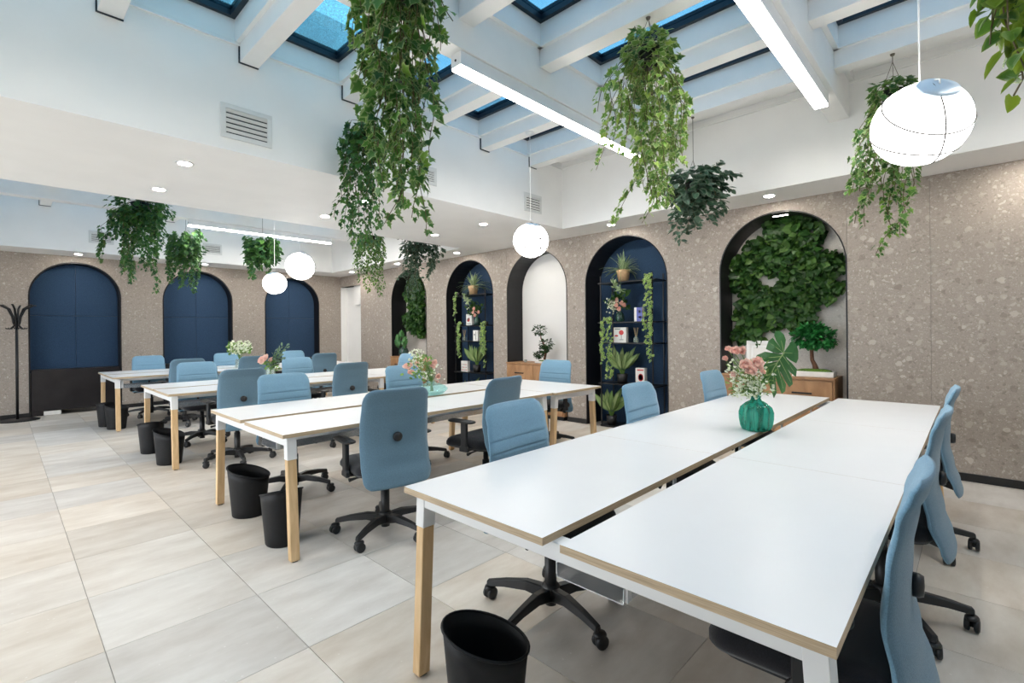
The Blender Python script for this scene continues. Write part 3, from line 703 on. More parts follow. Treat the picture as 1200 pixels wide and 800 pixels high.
def make_chair():
    t = thing('office_chair', 'x', 'chair')
    for k in range(5):
        a = PI/2+.35+2*PI*k/5; T = Matrix.Rotation(a, 4, 'Z')
        lg = MB(); sec = [(.03, .095, .030, .028), (.12, .110, .026, .022), (.23, .100, .021, .017), (.325, .082, .017, .014)]
        vs = [T @ Vector((x, s*w, z+q*h)) for (x, z, w, h) in sec for (s, q) in ((-1, -1), (1, -1), (.7, 1), (-.7, 1))]
        fs = [(i*4+j, i*4+(j+1) % 4, (i+1)*4+(j+1) % 4, (i+1)*4+j) for i in range(3) for j in range(4)]+[(3, 2, 1, 0), (12, 13, 14, 15)]
        lg.add(vs, fs); L = lg.build('base_leg', blackp, t, bevel=.004)
        c = MB(); th = a+.9+k*1.7; Tc = Matrix.Translation(T @ Vector((.32, 0, 0))) @ Matrix.Rotation(th, 4, 'Z')
        for s in (-1, 1):
            Tw = Tc @ Matrix.Translation((.012, s*.016, .029)) @ Matrix.Rotation(PI/2, 4, 'X')
            c.lathe([(.0, -.010), (.022, -.010), (.029, -.006), (.029, .006), (.022, .010), (0, .010)], 16, T=Tw)
        c.box(-.012, .022, -.006, .006, .02, .066, T=Tc); c.tube([Tc @ Vector((0, 0, .05)), Tc @ Vector((0, 0, .085))], .009, 8)
        c.lathe([(.030, 0), (.030, .008), (.024, .016)], 12, T=Tc @ Matrix.Translation((.010, 0, .050)), sy=.85)
        c.build('caster', blackp, t, True)
    MB().lathe([(.040, .07), (.044, .085), (.044, .125), (.032, .14)], 20).build('base_hub', blackp, t, True)
    MB().lathe([(.028, .04), (.028, .30), (.020, .30), (.020, .40)], 16).build('gas_column', blackp, t, True)
    mm = MB(); mm.prism([(-.15, .40), (.11, .385), (.12, .43), (-.16, .435)], 'x', -.075, .075); mm.prism([(-.23, .36), (-.12, .395), (-.12, .43), (-.25, .40)], 'x', -.035, .035)
    me = mm.build('tilt_mechanism', blackp, t, bevel=.006)
    MB().tube([(.06, .03, .405), (.19, .04, .40), (.235, .045, .392)], [.006, .006, .011], 6).build('lever', blackp, me)
    MB().tube([(-.06, -.03, .405), (-.20, -.03, .40), (-.25, -.03, .395)], [.006, .006, .013], 6).build('lever', blackp, me)
    st = rounded_slab(.238, .225, .062, .09, .012, front=.02).build('seat', seat_m, t, True, loc=(0, .03, .432))
    rounded_slab(.225, .21, .018, .09).build('seat_shell', blackp, t, True, loc=(0, .03, .420))
    for s in (-1, 1):
        ar = MB(); ar.prism([(-.05, .415), (.035, .415), (.035, .445), (.018, .46), (.018, .635), (-.038, .635), (-.038, .46), (-.05, .445)], 'x', s*.262-.014, s*.262+.014)
        ar.box(min(s*.18, s*.262), max(s*.18, s*.262), -.035, .025, .415, .432)
        am = ar.build('armrest', blackp, t, bevel=.005)
        rounded_slab(.042, .125, .022, .038, .004).build('arm_pad', blackp, am, True, loc=(s*.262, .015, .634))
    b = make_backrest().build('backrest', [blue_fab, blue_dark], t, True)
    # upright carrying the back, and the black lumbar knob on it
    MB().tube([(0, -.12, .415), (0, -.165, .425), (0, -.172, .47), (0, -.165, .56)], [.022, .02, .015, .010], 8).build('back_upright', blackp, t, True)
    MB().lathe([(.030, 0), (.030, .012), (.025, .022), (0, .024)], 18, T=Matrix.Translation((0, -.203, .665)) @ Matrix.Rotation(PI/2, 4, 'X')).build('knob', blackp, b, True)
    return t
ch0 = make_chair()
DN = {1: 'teal-vase bench', 2: 'pale-green-vase bench', 3: 'rose-jar bench', 4: 'hydrangea bench'}
E1, E2, E3 = 'at its waste-bin end', 'at its middle', 'at its plant-niche end'
CH = [  # x, y, rot, table, side (A: back turned to the blue arches, B: facing them), place
 (1.78, 1.42, PI+.06, 1, 'A', E1), (2.91, 1.37, PI+.03, 1, 'A', E2), (4.13, 1.37, PI-.02, 1, 'A', E3),
 (1.60, .322, .03, 1, 'B', E1), (2.81, .318, .0, 1, 'B', E2), (3.86, .31, .03, 1, 'B', E3),
 (1.76, 2.88, -.16, 2, 'B', E1), (2.66, 2.87, .12, 2, 'B', 'at its shelf end'),
 (1.71, 4.14, PI+.03, 2, 'A', E1), (2.95, 4.17, PI, 2, 'A', 'at its shelf end'), (4.34, 3.62, PI/2+.05, 2, 'E', ''),
 (1.69, 5.60, .0, 3, 'B', E1), (2.87, 5.60, .02, 3, 'B', 'at its shelf end'),
 (1.71, 6.89, PI, 3, 'A', E1), (2.97, 6.89, PI+.02, 3, 'A', 'at its shelf end'), (4.36, 6.75, PI/2, 3, 'E', ''),
 (1.86, 8.48, .03, 4, 'B', E1), (2.76, 8.48, 0, 4, 'B', E2), (3.92, 8.48, -.05, 4, 'B', E3),
 (1.70, 9.76, PI, 4, 'A', E1), (2.88, 9.76, PI, 4, 'A', E2), (4.08, 9.76, PI, 4, 'A', E3)]
for i, (x, y, r, tb, sd, pl) in enumerate(CH):
    c = ch0 if i == 0 else copy_tree(ch0)
    if i not in (3, 4, 5): x, y = x+.035*math.sin(r), y-.035*math.cos(r)
    c.location = (x, y, 0); c.rotation_euler = (0, 0, r)
    sw = math.radians(35)+(rnd.uniform(-.5, .5) if i not in (0, 3, 4, 5, 6) else 0)     # the star base swivels under the seat
    for q in c.children:
        if q.name.startswith(('base_leg', 'caster')): q.rotation_euler = (0, 0, sw)
    if sd == 'E': c['label'] = 'blue office chair at the single desk across the end of the '+DN[tb]
    else: c['label'] = 'blue office chair at the %s, %s the blue arches, %s' % (DN[tb], 'back to' if sd == 'A' else 'facing', pl)
    c['group'] = 'blue office chairs at the desks'

# ------------------------------------------------------------------ waste bins with a slanted rim
def make_bin():
    t = thing('waste_bin', 'x', 'bin'); n = 36; h0, h1, r0, r1, w = .285, .365, .108, .142, .003
    def top(a): return (h0+h1)/2+(h1-h0)/2*math.cos(a)
    vs = []
    def ring(r, zf):
        for j in range(n):
            a = 2*PI*j/n; vs.append((r*math.cos(a), r*math.sin(a)*.86, zf(a)))
    ring(r0, lambda a: 0); ring(r0+.004, lambda a: .006)
    for k in range(1, 7): ring(r0+.004+(r1-r0-.004)*k/6, lambda a, k=k: .006+(top(a)-.012)*k/6)
    for k in range(6, 0, -1): ring(r0+.004+(r1-r0-.004)*k/6-w, lambda a, k=k: .006+(top(a)-.012)*k/6)
    ring(r0-.002, lambda a: .008)
    K = len(vs)//n; fs = [(i*n+j, i*n+(j+1) % n, (i+1)*n+(j+1) % n, (i+1)*n+j) for i in range(K-1) for j in range(n)]
    fs += [tuple(range(n))[::-1], tuple((K-1)*n+j for j in range(n))]
    MB().add(vs, fs).build('body', binm, t, True)
    pts = [((r1+.001)*math.cos(2*PI*j/n), (r1+.001)*math.sin(2*PI*j/n)*.86, top(2*PI*j/n)-.008) for j in range(n+1)]
    MB().tube(pts, .005, 6, cap=False).build('rim', binm, t, True)
    return t
bin0 = make_bin()
BN = [(1.10, 1.18, 2.33, 'black slant-rimmed waste bin under the teal-vase bench'),
 (1.245, 3.86, 2.33, 'black waste bin under the pale-green-vase bench, on the side of the blue arches'),
 (1.225, 3.20, -1.74, 'black waste bin beside the oak leg at the front of the pale-green-vase bench'),
 (1.16, 6.72, -1.74, 'black waste bin under the rose-jar bench, on the side of the blue arches'),
 (1.185, 5.99, 2.33, 'black waste bin beside the oak leg at the front of the rose-jar bench'),
 (1.06, 9.15, -1.74, 'black waste bin under the hydrangea bench, on the side of the blue arches'),
 (1.12, 8.78, 2.33, 'black waste bin beside the oak leg at the front of the hydrangea bench')]
for i, (x, y, r, lb) in enumerate(BN):
    c = bin0 if i == 0 else copy_tree(bin0)
    c.location = (x, y, 0); c.rotation_euler = (0, 0, r); c['label'] = lb; c['group'] = 'black waste bins under the desks'

# ------------------------------------------------------------------ coat stand
cp = on_y(20.5, 488, YB-.30)
t = thing('coat_stand', 'black metal coat stand with splayed hooks against the stone wall', 'coat stand', (cp.x, cp.y, 0))
MB().lathe([(.26, 0), (.26, .008), (.24, .016), (.03, .024)], 36).build('base_plate', black, t, True)
MB().tube([(0, 0, .015), (0, 0, 1.58)], .018, 12).build('pole', black, t, True)
for k in range(6):
    a = 2*PI*k/6+.3; c_, s_ = math.cos(a), math.sin(a)
    pts = [(.012*c_, .012*s_, 1.47), (.035*c_, .035*s_, 1.52), (.05*c_, .05*s_, 1.62), (.10*c_, .10*s_, 1.74), (.20*c_, .20*s_, 1.80), (.235*c_, .235*s_, 1.80)]
    MB().tube(pts, [.012, .014, .014, .014, .013, .010], 6).build('upper_hook', black, t, True)
    pts = [(.014*c_, .014*s_, 1.56), (.03*c_, .03*s_, 1.48), (.075*c_, .075*s_, 1.43), (.12*c_, .12*s_, 1.435), (.125*c_, .125*s_, 1.45)]
    MB().tube(pts, [.009, .010, .010, .009, .007], 6).build('lower_hook', black, t, True)

# ------------------------------------------------------------------ leaves
def leaf_shape(half, fold=.10, droop=.12, inner=.42):
    """half outline (x>=0, base to tip along +Y); a raised midrib point ring gives fold; 'edge' 0 inside, 1 on the margin"""
    out = half+[(-x, y) for (x, y) in half[::-1][1:-1]]
    cyy = sum(y for x, y in out)/len(out)
    vs = []; e = []
    for (x, y) in out: vs.append((x, y, abs(x)*fold*1.5-droop*y*y)); e.append(1.0)
    n = len(out)
    for (x, y) in out: vs.append((x*inner, cyy+(y-cyy)*inner*1.25, abs(x)*inner*fold-droop*(cyy+(y-cyy)*inner)**2-.02)); e.append(.25)
    fs = [(i, (i+1) % n, n+(i+1) % n, n+i) for i in range(n)]+[tuple(range(n, 2*n))]
    return vs, fs, e
IVY = leaf_shape([(0, 0), (.20, -.14), (.47, -.04), (.36, .20), (.56, .44), (.28, .50), (.16, .74), (0, 1)])
HEART = leaf_shape([(0, 0), (.26, -.12), (.47, .10), (.44, .42), (.22, .78), (0, 1)], .14)
LANCE = leaf_shape([(0, 0), (.11, .18), (.17, .42), (.12, .74), (0, 1)], .2)
OVAL = leaf_shape([(0, 0), (.22, .15), (.33, .45), (.22, .8), (0, 1)], .15)
LME = {}
def leaf_mesh(shape, m):
    k = (id(shape), m.name)
    if k not in LME:
        me = bpy.data.meshes.new('leaf'); me.from_pydata(shape[0], [], shape[1]); me.materials.append(m)
        a = me.attributes.new('edge', 'FLOAT', 'POINT'); a.data.foreach_set('value', shape[2]); LME[k] = me
    return LME[k]
def leaf_T(p, tip, nor, size, w=1.0):
    y = Vector(tip).normalized(); n = Vector(nor); z = n-y*n.dot(y)
    z = z.normalized() if z.length > 1e-5 else y.orthogonal().normalized(); x = y.cross(z)
    Mx = Matrix.Identity(4)
    for i in range(3): Mx[i][0] = x[i]*size*w; Mx[i][1] = y[i]*size; Mx[i][2] = z[i]*size; Mx[i][3] = p[i]
    return Mx
def rv(a=1.0): return Vector((rnd.uniform(-a, a), rnd.uniform(-a, a), rnd.uniform(-a, a)))
def plant_leaves(root, items, shape, m, n_single, name='foliage', base=None):
    """items: world/local leaf matrices; the n_single largest in view become leaf parts, the rest one foliage part"""
    o = Vector(base if base is not None else (0, 0, 0)); T0 = Matrix.Translation(-o)
    items = [T0 @ q for q in items]
    if n_single:
        def key(q): p = q.translation+o; d = p.dot(fwd); return -q.col[1].length/max(d, .1)
        items.sort(key=key)
        me = leaf_mesh(shape, m)
        for q in items[:n_single]:
            l = link('leaf', me, root); l.matrix_basis = q
    rest = items[n_single:]
    if rest:
        mb = MB(); mb.e = []; vs0 = [Vector(v) for v in shape[0]]
        for q in rest: mb.add([q @ v for v in vs0], shape[1]); mb.e.extend(shape[2])
        f = mb.build(name, m, root); f['kind'] = 'stuff'
def strand(pts, n): # smooth polyline through control points
    out = []
    for i in range(len(pts)-1):
        for k in range(n): out.append(pts[i].lerp(pts[i+1], k/n))
    out.append(pts[-1]); return out
def hanging(name, label, cat, hook, pot_z, d_strands, leafs, dens, shape, m, crown=(.14, 60), n_single=0, jit=.10, potr=.075, wire=wire_m, group=None, len_wire=True, tipdown=.8):
    """hook: point under a purlin; d_strands: (pixel x, y top, y bottom[, x bottom]) measured at the plant's own distance"""
    hook = Vector(hook); d = hook.dot(fwd); base = Vector((hook.x, hook.y, pot_z))
    t = thing(name, label, cat, base, 0, group)
    MB().lathe([(0, 0), (potr*.7, 0), (potr, potr*1.5), (potr*.93, potr*1.5), (potr*.8, potr*1.1), (0, potr*1.1)], 16).build('pot', black, t, True)
    top = hook.z-pot_z
    wm = MB()
    for k in range(3):
        a = 2*PI*k/3; wm.tube([(potr*math.cos(a), potr*math.sin(a), potr*1.5), (0, 0, min(top-.005, potr*1.5+.22))], .0018, 5)
    wm.tube([(0, 0, min(top-.005, potr*1.5+.215)), (0, 0, top)], .0028, 5); wm.lathe([(.012, -.012), (.016, 0)], 10, (0, 0, top)); wm.build('hanger', wire, t)
    items = []; sm = MB(); ptop = base+Vector((0, 0, potr*1.5))
    for st in d_strands:
        x, ya, yb = st[:3]; xb = st[3] if len(st) > 3 else x
        off = rnd.uniform(-jit, jit); a = at_d(x, ya, d+off); b = at_d(xb, yb, d+off+rnd.uniform(-.03, .03))
        # start from the pot rim when the strand starts near it
        pre = [ptop.lerp(a, k/3)+Vector((0, 0, .05*math.sin(PI*k/3))) for k in range(3)]
        L = (a-b).length; n = max(4, int(L/.06)); path = []
        ph = rnd.uniform(0, 6)
        for k in range(n+1):
            u = k/n; path.append(a.lerp(b, u)+Vector((.016*math.sin(ph+u*7*L*2), .016*math.cos(ph*1.7+u*6*L*2), 0)))
        full = pre+path; sm.tube([q-base for q in full], .0022, 4, cap=False)
        cnt = int(L*dens*rnd.uniform(.85, 1.15))
        for i in range(cnt):
            u = (i+rnd.random())/cnt; p = path[min(n-1, int(u*n))].lerp(path[min(n, int(u*n)+1)], u*n-int(u*n))
            outw = Vector((rnd.uniform(-1, 1), rnd.uniform(-1, 1), 0)); ax = p-Vector((hook.x, hook.y, p.z))
            outw = (outw+ax*2).normalized() if outw.length > .01 else Vector((1, 0, 0))
            p = p+outw*rnd.uniform(.008, .035)
            s = leafs*rnd.uniform(.6, 1.25)*(1-.35*u)
            tip = outw*.7+Vector((0, 0, -tipdown))+rv(.45); nor = outw*.8+Vector((0, 0, .55))+rv(.4)
            items.append(leaf_T(p, tip, nor, s, rnd.uniform(.85, 1.1)))
    R, nc = crown
    for i in range(nc):
        v = rv(); v = v.normalized()*(.55+.45*rnd.random()); 
        p = ptop+Vector((v.x*R, v.y*R, v.z*R*.8-.03)); outw = Vector((v.x, v.y, .2)).normalized()
        items.append(leaf_T(p, outw*.7+Vector((0, 0, -.5))+rv(.5), outw*.6+Vector((0, 0, .7))+rv(.4), leafs*rnd.uniform(.7, 1.25)))
    sm.build('vine', stem_m, t)
    plant_leaves(t, items, shape, m, n_single, base=base)
    return t

def px_anchor(px, X, z=3.34):
    k = ray(px, 300); return Vector((X, X/k.x*k.y, z))
# near long ivy (hung from the purlin above the first aisle)
hk = px_anchor(478, 1.305); sts = []
for x, a, b in [(418, -5, 60), (424, -5, 95), (428, 40, 150), (436, -5, 130), (440, 60, 175), (447, -5, 190), (453, 10, 205), (458, 60, 215), (463, -5, 180), (468, 30, 225), (474, -5, 200), (478, 90, 238), (484, -5, 170), (489, 40, 220), (494, -5, 120), (499, 20, 150), (505, -5, 65), (513, 10, 60), (444, 110, 225), (466, 110, 240), (488, 130, 255), (431, 90, 140), (455, -5, 120), (480, -5, 120), (470, -5, 100), (437, -5, 90)]: sts.append((x, a, b))
sts += [(500, 60, 130, 517), (503, 110, 190, 508), (497, 180, 275, 494), (515, -10, 25, 536), (466, 225, 262, 455), (470, 150, 245, 462)]
hanging('hanging_ivy', 'long lush hanging ivy cascading in front of the linear lamp', 'hanging plant', hk, 2.86, sts, .064, 50, IVY, ivy, (.17, 140), 300, .13)
hk = px_anchor(432, 2.115); sts = [(x+rnd.uniform(-3, 3), 140+rnd.uniform(0, 25), b) for x, b in [(402, 235), (406, 268), (412, 275), (416, 285), (420, 262), (424, 290), (428, 285), (432, 275), (436, 292), (440, 268), (444, 240), (410, 220), (418, 230), (426, 240), (434, 235), (448, 200), (442, 190)]]
sts += [(405, 225, 255, 390), (412, 245, 262, 402), (446, 240, 268, 440)]
hanging('hanging_ivy', 'dark green hanging ivy beside the skylight well wall, behind the long ivy', 'hanging plant', hk, 2.85, sts, .055, 66, IVY, ivy_dk, (.16, 160), 140, .10)
hk = px_anchor(434, 3.74); sts = [(x, 268+rnd.uniform(0, 12), b) for x, b in [(416, 315), (420, 330), (424, 322), (428, 338), (432, 342), (436, 336), (440, 340), (444, 348), (448, 338), (426, 310), (434, 312), (441, 316), (422, 300), (446, 310)]]
hanging('hanging_ivy', 'bright small-leaved hanging plant in the far skylight well by the doorway', 'hanging plant', hk, 2.62, sts, .046, 130, IVY, ivy, (.17, 200), 0, .12)
# variegated ivy over the middle of the room
hk = Vector((2.90, 1.515, 3.34)); sts = []
for x, a, b in [(740, 75, 150), (745, 85, 195), (750, 90, 205), (755, 90, 225), (760, 95, 235), (765, 90, 225), (770, 95, 240), (775, 95, 235), (780, 90, 225), (785, 80, 245), (790, 90, 200), (795, 85, 190), (800, 110, 195), (730, 85, 140), (725, 85, 150), (718, 90, 170), (735, 100, 165), (752, 130, 222), (766, 150, 240), (778, 150, 245), (742, 70, 120), (762, 70, 130), (775, 70, 120)]: sts.append((x, a, b))
sts += [(722, 75, 130, 699), (715, 120, 160, 709), (712, 140, 200, 700), (735, 150, 180, 726), (758, 175, 262, 722), (786, 90, 130, 808), (772, 215, 262, 752), (748, 50, 30, 742), (757, 70, 45, 750)]
hanging('hanging_ivy', 'pale variegated hanging ivy in a dark pot under the middle skylight', 'hanging plant', hk, 3.02, sts, .056, 60, IVY, ivy_lt, (.19, 240), 300, .12)
# dark bluish plant
hk = Vector((4.555, 1.93, 3.34)); sts = []
for x, a, b in [(800, 225, 262), (806, 225, 275), (812, 230, 270), (820, 235, 262), (830, 225, 262), (838, 222, 255), (846, 220, 248), (795, 240, 285), (824, 205, 240), (815, 205, 240)]: sts.append((x, a, b))
sts += [(835, 205, 205, 862), (835, 215, 222, 858), (825, 205, 192, 822), (835, 200, 190, 840), (838, 210, 200, 850)]
hanging('hanging_plant', 'bluish dark-leaved hanging plant beside the big leaf-filled niche', 'hanging plant', hk, 2.60, sts, .09, 110, OVAL, willow, (.24, 330), 200, .14, tipdown=.3)
# ivy behind the big globe
hk = Vector((4.555, .425, 3.34)); sts = []
for x, a, b in [(1010, 150, 215), (1016, 145, 240), (1022, 120, 230), (1030, 130, 225), (1038, 140, 260), (1046, 140, 235), (1054, 140, 240), (1062, 145, 250), (1068, 160, 225), (1044, 190, 275), (1015, 190, 265), (1005, 180, 225), (1024, 110, 180), (1035, 105, 190), (1050, 105, 190)]: sts.append((x, a, b))
sts += [(1068, 215, 275, 1055), (1056, 255, 300, 1025), (1008, 195, 228, 993), (1018, 225, 262, 1002)]
hanging('hanging_ivy', 'hanging ivy on the roof beam behind the big globe lamp', 'hanging plant', hk, 2.95, sts, .058, 56, IVY, ivy, (.17, 160), 200, .12)
# pothos close to the viewer
hk = Vector((2.115, -.045, 3.34)); sts = [(1150, -40, 12, 1145), (1165, -60, 25, 1170), (1180, -60, 70, 1183), (1192, -60, 60), (1175, -40, 50, 1168), (1198, -30, 40), (1188, 30, 95, 1196), (1206, -20, 60), (1212, 0, 80)]
ph = hanging('hanging_pothos', 'heart-leaved pothos vine hanging above the desk edge, close to the globe lamp', 'hanging plant', hk, 2.62, sts, .075, 38, HEART, pothos, (.13, 40), 120, .09)
items = []; base = Vector((hk.x, hk.y, 2.62)); dd = hk.dot(fwd)
vn = MB(); pp = [at_d(1190, 40, dd), at_d(1187, 75, dd), at_d(1198, 85, dd), at_d(1199, 92, dd), at_d(1188, 112, dd)]
vn.tube([q-base for q in pp], .0028, 5); vn.tube([q-base for q in (at_d(1199, 86, dd), at_d(1192, 90, dd))], .002, 5); vn.build('vine', stem_m, ph)
for x, y, dx, dy, s in [(1193, 90, -1, -.05, .062), (1186, 113, -.2, 1, .050), (1183, 55, .3, 1, .06), (1180, 48, -.2, -1, .05)]:
    items.append(leaf_T(at_d(x, y, dd-.01), right*dx-up*dy, -fwd+up*.2, s, 1.0))
plant_leaves(ph, items, HEART, pothos, len(items), base=base)
# plants in the far well
hk = px_anchor(165, 1.305); sts = [(x+rnd.uniform(-2, 2), 236+rnd.uniform(0, 12), b) for x, b in [(140, 275), (144, 300), (148, 315), (152, 325), (156, 312), (160, 296), (164, 290), (168, 308), (172, 318), (176, 314), (180, 305), (184, 300), (188, 292), (192, 275), (198, 258), (136, 280), (150, 290), (158, 280), (166, 285), (174, 290), (182, 280), (146, 270), (170, 270), (178, 268)]]
sts += [(135, 250, 300, 116), (120, 265, 308, 121), (150, 300, 332, 156), (180, 290, 343, 183), (146, 290, 322, 147)]
hanging('hanging_ivy', 'wide dark hanging ivy in the far skylight well near the coat stand', 'hanging plant', hk, 2.92, sts, .062, 105, IVY, ivy_dk, (.36, 420), 0, .18, potr=.11)
hk = px_anchor(218, 2.115); sts = [(x+rnd.uniform(-2, 2), 270+rnd.uniform(0, 10), b) for x, b in [(198, 315), (202, 328), (206, 330), (210, 338), (214, 335), (218, 325), (222, 335), (226, 343), (230, 335), (232, 320), (204, 300), (212, 310), (220, 305), (228, 310)]]
sts += [(228, 268, 282, 242), (200, 290, 332, 198)]
hanging('hanging_ivy', 'round dark hanging ivy in front of the middle blue arch', 'hanging plant', hk, 2.60, sts, .062, 110, IVY, ivy_dk, (.28, 300), 0, .15)
hk = px_anchor(308, 2.93); sts = [(x, 275+rnd.uniform(0, 10), b) for x, b in [(290, 310), (294, 326), (298, 325), (302, 312), (306, 315), (310, 312), (314, 326), (318, 308), (322, 305), (298, 300), (308, 300), (316, 300)]]
hanging('hanging_plant', 'rounded grey-green hanging plant beside two globe lamps', 'hanging plant', hk, 2.55, sts, .072, 110, HEART, ivy_dk, (.28, 420), 0, .12)
hk = px_anchor(490, 4.555); sts = [(x, 282+rnd.uniform(0, 8), b) for x, b in [(476, 320), (480, 345), (484, 350), (488, 340), (492, 318), (498, 305), (503, 322), (507, 316), (511, 308), (515, 300), (472, 300), (486, 330)]]
sts += [(480, 315, 326, 468), (505, 300, 328, 500)]
hanging('hanging_plant', 'dark narrow-leaved hanging plant in front of the smallest leafy niche', 'hanging plant', hk, 2.66, sts, .075, 130, OVAL, willow, (.26, 300), 0, .12, tipdown=.4)

# ------------------------------------------------------------------ leafy walls inside two niches
def inside(p, poly):
    x, y = p; c = False; n = len(poly)
    for i in range(n):
        (x1, y1), (x2, y2) = poly[i], poly[i-1]
        if (y1 > y) != (y2 > y) and x < (x2-x1)*(y-y1)/(y2-y1)+x1: c = not c
    return c
def leaf_wall(label, polys, hole, X, size, dens, org, sc, single):
    P = [[on_x(org[0]+x/sc, org[1]+y/sc, X) for x, y in q] for q in polys]
    base = sum((Vector(q) for q in P[0]), Vector())/len(P[0]); base.x = X
    t = thing('leaf_wall', label, 'plant wall', base)
    items = []
    for poly, src in zip(P, polys):
        q2 = [(v.y, v.z) for v in poly]; ys_ = [v[0] for v in q2]; zs_ = [v[1] for v in q2]
        hp = [[(w.y, w.z) for w in [on_x(org[0]+x/sc, org[1]+y/sc, X) for x, y in h]] for h in hole]
        area = (max(ys_)-min(ys_))*(max(zs_)-min(zs_))
        for i in range(int(area*dens)):
            p = (rnd.uniform(min(ys_), max(ys_)), rnd.uniform(min(zs_), max(zs_)))
            if not inside(p, q2) or any(inside(p, h) for h in hp): continue
            ly = rnd.choice((.015, .035, .06, .085))
            tip = Vector((-.35, rnd.uniform(-1, 1), rnd.uniform(-1.2, .5))); nor = Vector((-1, 0, .25))+rv(.85)
            items.append(leaf_T(Vector((X-ly, p[0], p[1])), tip, nor, size*rnd.uniform(.7, 1.25), 1.15))
    # wire mesh backing the leaves are fixed to
    poly = [(v.y-base.y, v.z-base.z) for v in P[0]]; mb = MB()
    mb.prism([(a*.9, b*.92) for a, b in poly], 'x', -.012, 0); mb.build('backing', moss_m, t)
    plant_leaves(t, items, HEART, wall_leaf, single, base=base); return t
pe = [(250, 85), (300, 75), (400, 75), (440, 90), (465, 140), (455, 215), (490, 205), (550, 230), (555, 275), (520, 285), (548, 330), (500, 400), (450, 400), (430, 440), (440, 500), (370, 510), (330, 480), (290, 500), (240, 490), (250, 540), (170, 550), (105, 520), (150, 490), (140, 430), (160, 380), (150, 350), (105, 345), (110, 300), (105, 250), (150, 230), (175, 240), (180, 180), (220, 165), (265, 180)]
he = [(225, 292), (262, 284), (288, 304), (318, 265), (312, 312), (290, 365), (268, 345), (225, 338)]
def leaf_wall_E():
    return leaf_wall('dense dark green leaf wall with a hole, filling the big niche above the cabinet', [pe], [he], XB-.002, .072, 1700, (820, 230), 3.2, 300)
lw = leaf_wall_E()
for ch in list(lw.children):
    if ch.name.startswith('backing'):      # the backing is cut away around the hole: two strips instead of one sheet
        bpy.data.objects.remove(ch)
pa = [(212, 118), (300, 105), (335, 170), (338, 545), (300, 530), (270, 510), (215, 475), (205, 400), (250, 380), (240, 310), (210, 260)]
lwa = leaf_wall('dark leaf strip hanging in the smallest visible niche near the doorway', [pa], [], XB-.002, .08, 1700, (440, 300), 5.71, 0)
for ch in list(lwa.children):
    if ch.name.startswith('backing'): bpy.data.objects.remove(ch)

# ------------------------------------------------------------------ oak cabinets in three niches
def cabinet(label, y0, y1, ht=.822):
    xf, xb = 5.625, XB-.005
    t = thing('oak_cabinet', label, 'cabinet', ((xf+xb)/2, (y0+y1)/2, 0)); w = (y1-y0)/2; dx = (xb-xf)/2
    b = MB(); b.box(-dx+.02, dx, -w, w, .06, ht-.02); b.build('body', walnut, t, bevel=.002)
    MB().box(-dx, dx, -w-.0, w+.0, ht-.02, ht).build('top', walnut, t, bevel=.002)
    MB().box(-dx+.05, dx, -w+.03, w-.03, 0, .06).build('plinth', black, t)
    for s in (-1, 1):
        a, c = (-w+.018, -.003) if s < 0 else (.003, w-.018)
        d = MB().box(-dx, -dx+.02, a, c, .075, ht-.035).build('door', walnut, t, bevel=.002)
        m_ = (a+c)/2
        h = MB(); h.box(-dx-.022, -dx-.012, m_-.09, m_+.09, ht-.165, ht-.150); h.box(-dx-.012, -dx, m_-.085, m_-.075, ht-.165, ht-.15); h.box(-dx-.012, -dx, m_+.075, m_+.085, ht-.165, ht-.15)
        h.build('handle', black, d)
    return t
cabinet('oak cabinet in the big leafy niche, carrying the round bonsai', 1.0, 2.085)
cabinet('oak cabinet in the plain white niche between the bookcases', 4.335, 5.49)
cabinet('oak cabinet in the narrow-looking leafy niche near the doorway', 7.735, 8.89)

# ------------------------------------------------------------------ flowers
PETAL = leaf_shape([(0, 0), (.30, .25), (.42, .6), (.28, .92), (0, 1)], .5, -.35)
def bloom(root, name, p, r, m, n=22, facing=None):
    """layered peony / rose head of cupped petals"""
    fz_ = (Vector(facing) if facing is not None else Vector((0, 0, 1))).normalized(); q = fz_.to_track_quat('Z', 'Y').to_matrix().to_4x4()
    mb = MB(); mb.e = []; vs0 = [Vector(v) for v in PETAL[0]]
    for i in range(n):
        ring = i/n; el = (1.35-1.15*ring); a = i*2.4; out = Vector((math.cos(a), math.sin(a), 0))
        tip = out*math.cos(el)+Vector((0, 0, math.sin(el))); nor = -out*math.sin(el)+Vector((0, 0, math.cos(el)))
        T = Matrix.Translation(p) @ q @ leaf_T(out*r*.12*ring, tip, nor, r*(.75+.4*ring), 1.1)
        mb.add([T @ v for v in vs0], PETAL[1]); mb.e.extend(PETAL[2])
    return mb.build(name, m, root)
def blossoms(root, name, pts, size, m):
    mb = MB(); mb.e = []; vs0 = [Vector(v) for v in PETAL[0]]
    for p in pts:
        q = (rv(.8)-fwd*.4+Vector((0, 0, .6))).normalized().to_track_quat('Z', 'Y').to_matrix().to_4x4()
        for i in range(5):
            a = 2*PI*i/5; out = Vector((math.cos(a), math.sin(a), 0))
            T = Matrix.Translation(p) @ q @ leaf_T((0, 0, 0), out+Vector((0, 0, .3)), Vector((0, 0, 1))-out*.3, size*rnd.uniform(.8, 1.2), .9)
            mb.add([T @ v for v in vs0], PETAL[1]); mb.e.extend(PETAL[2])
    o = mb.build(name, m, root); o['kind'] = 'stuff'; return o
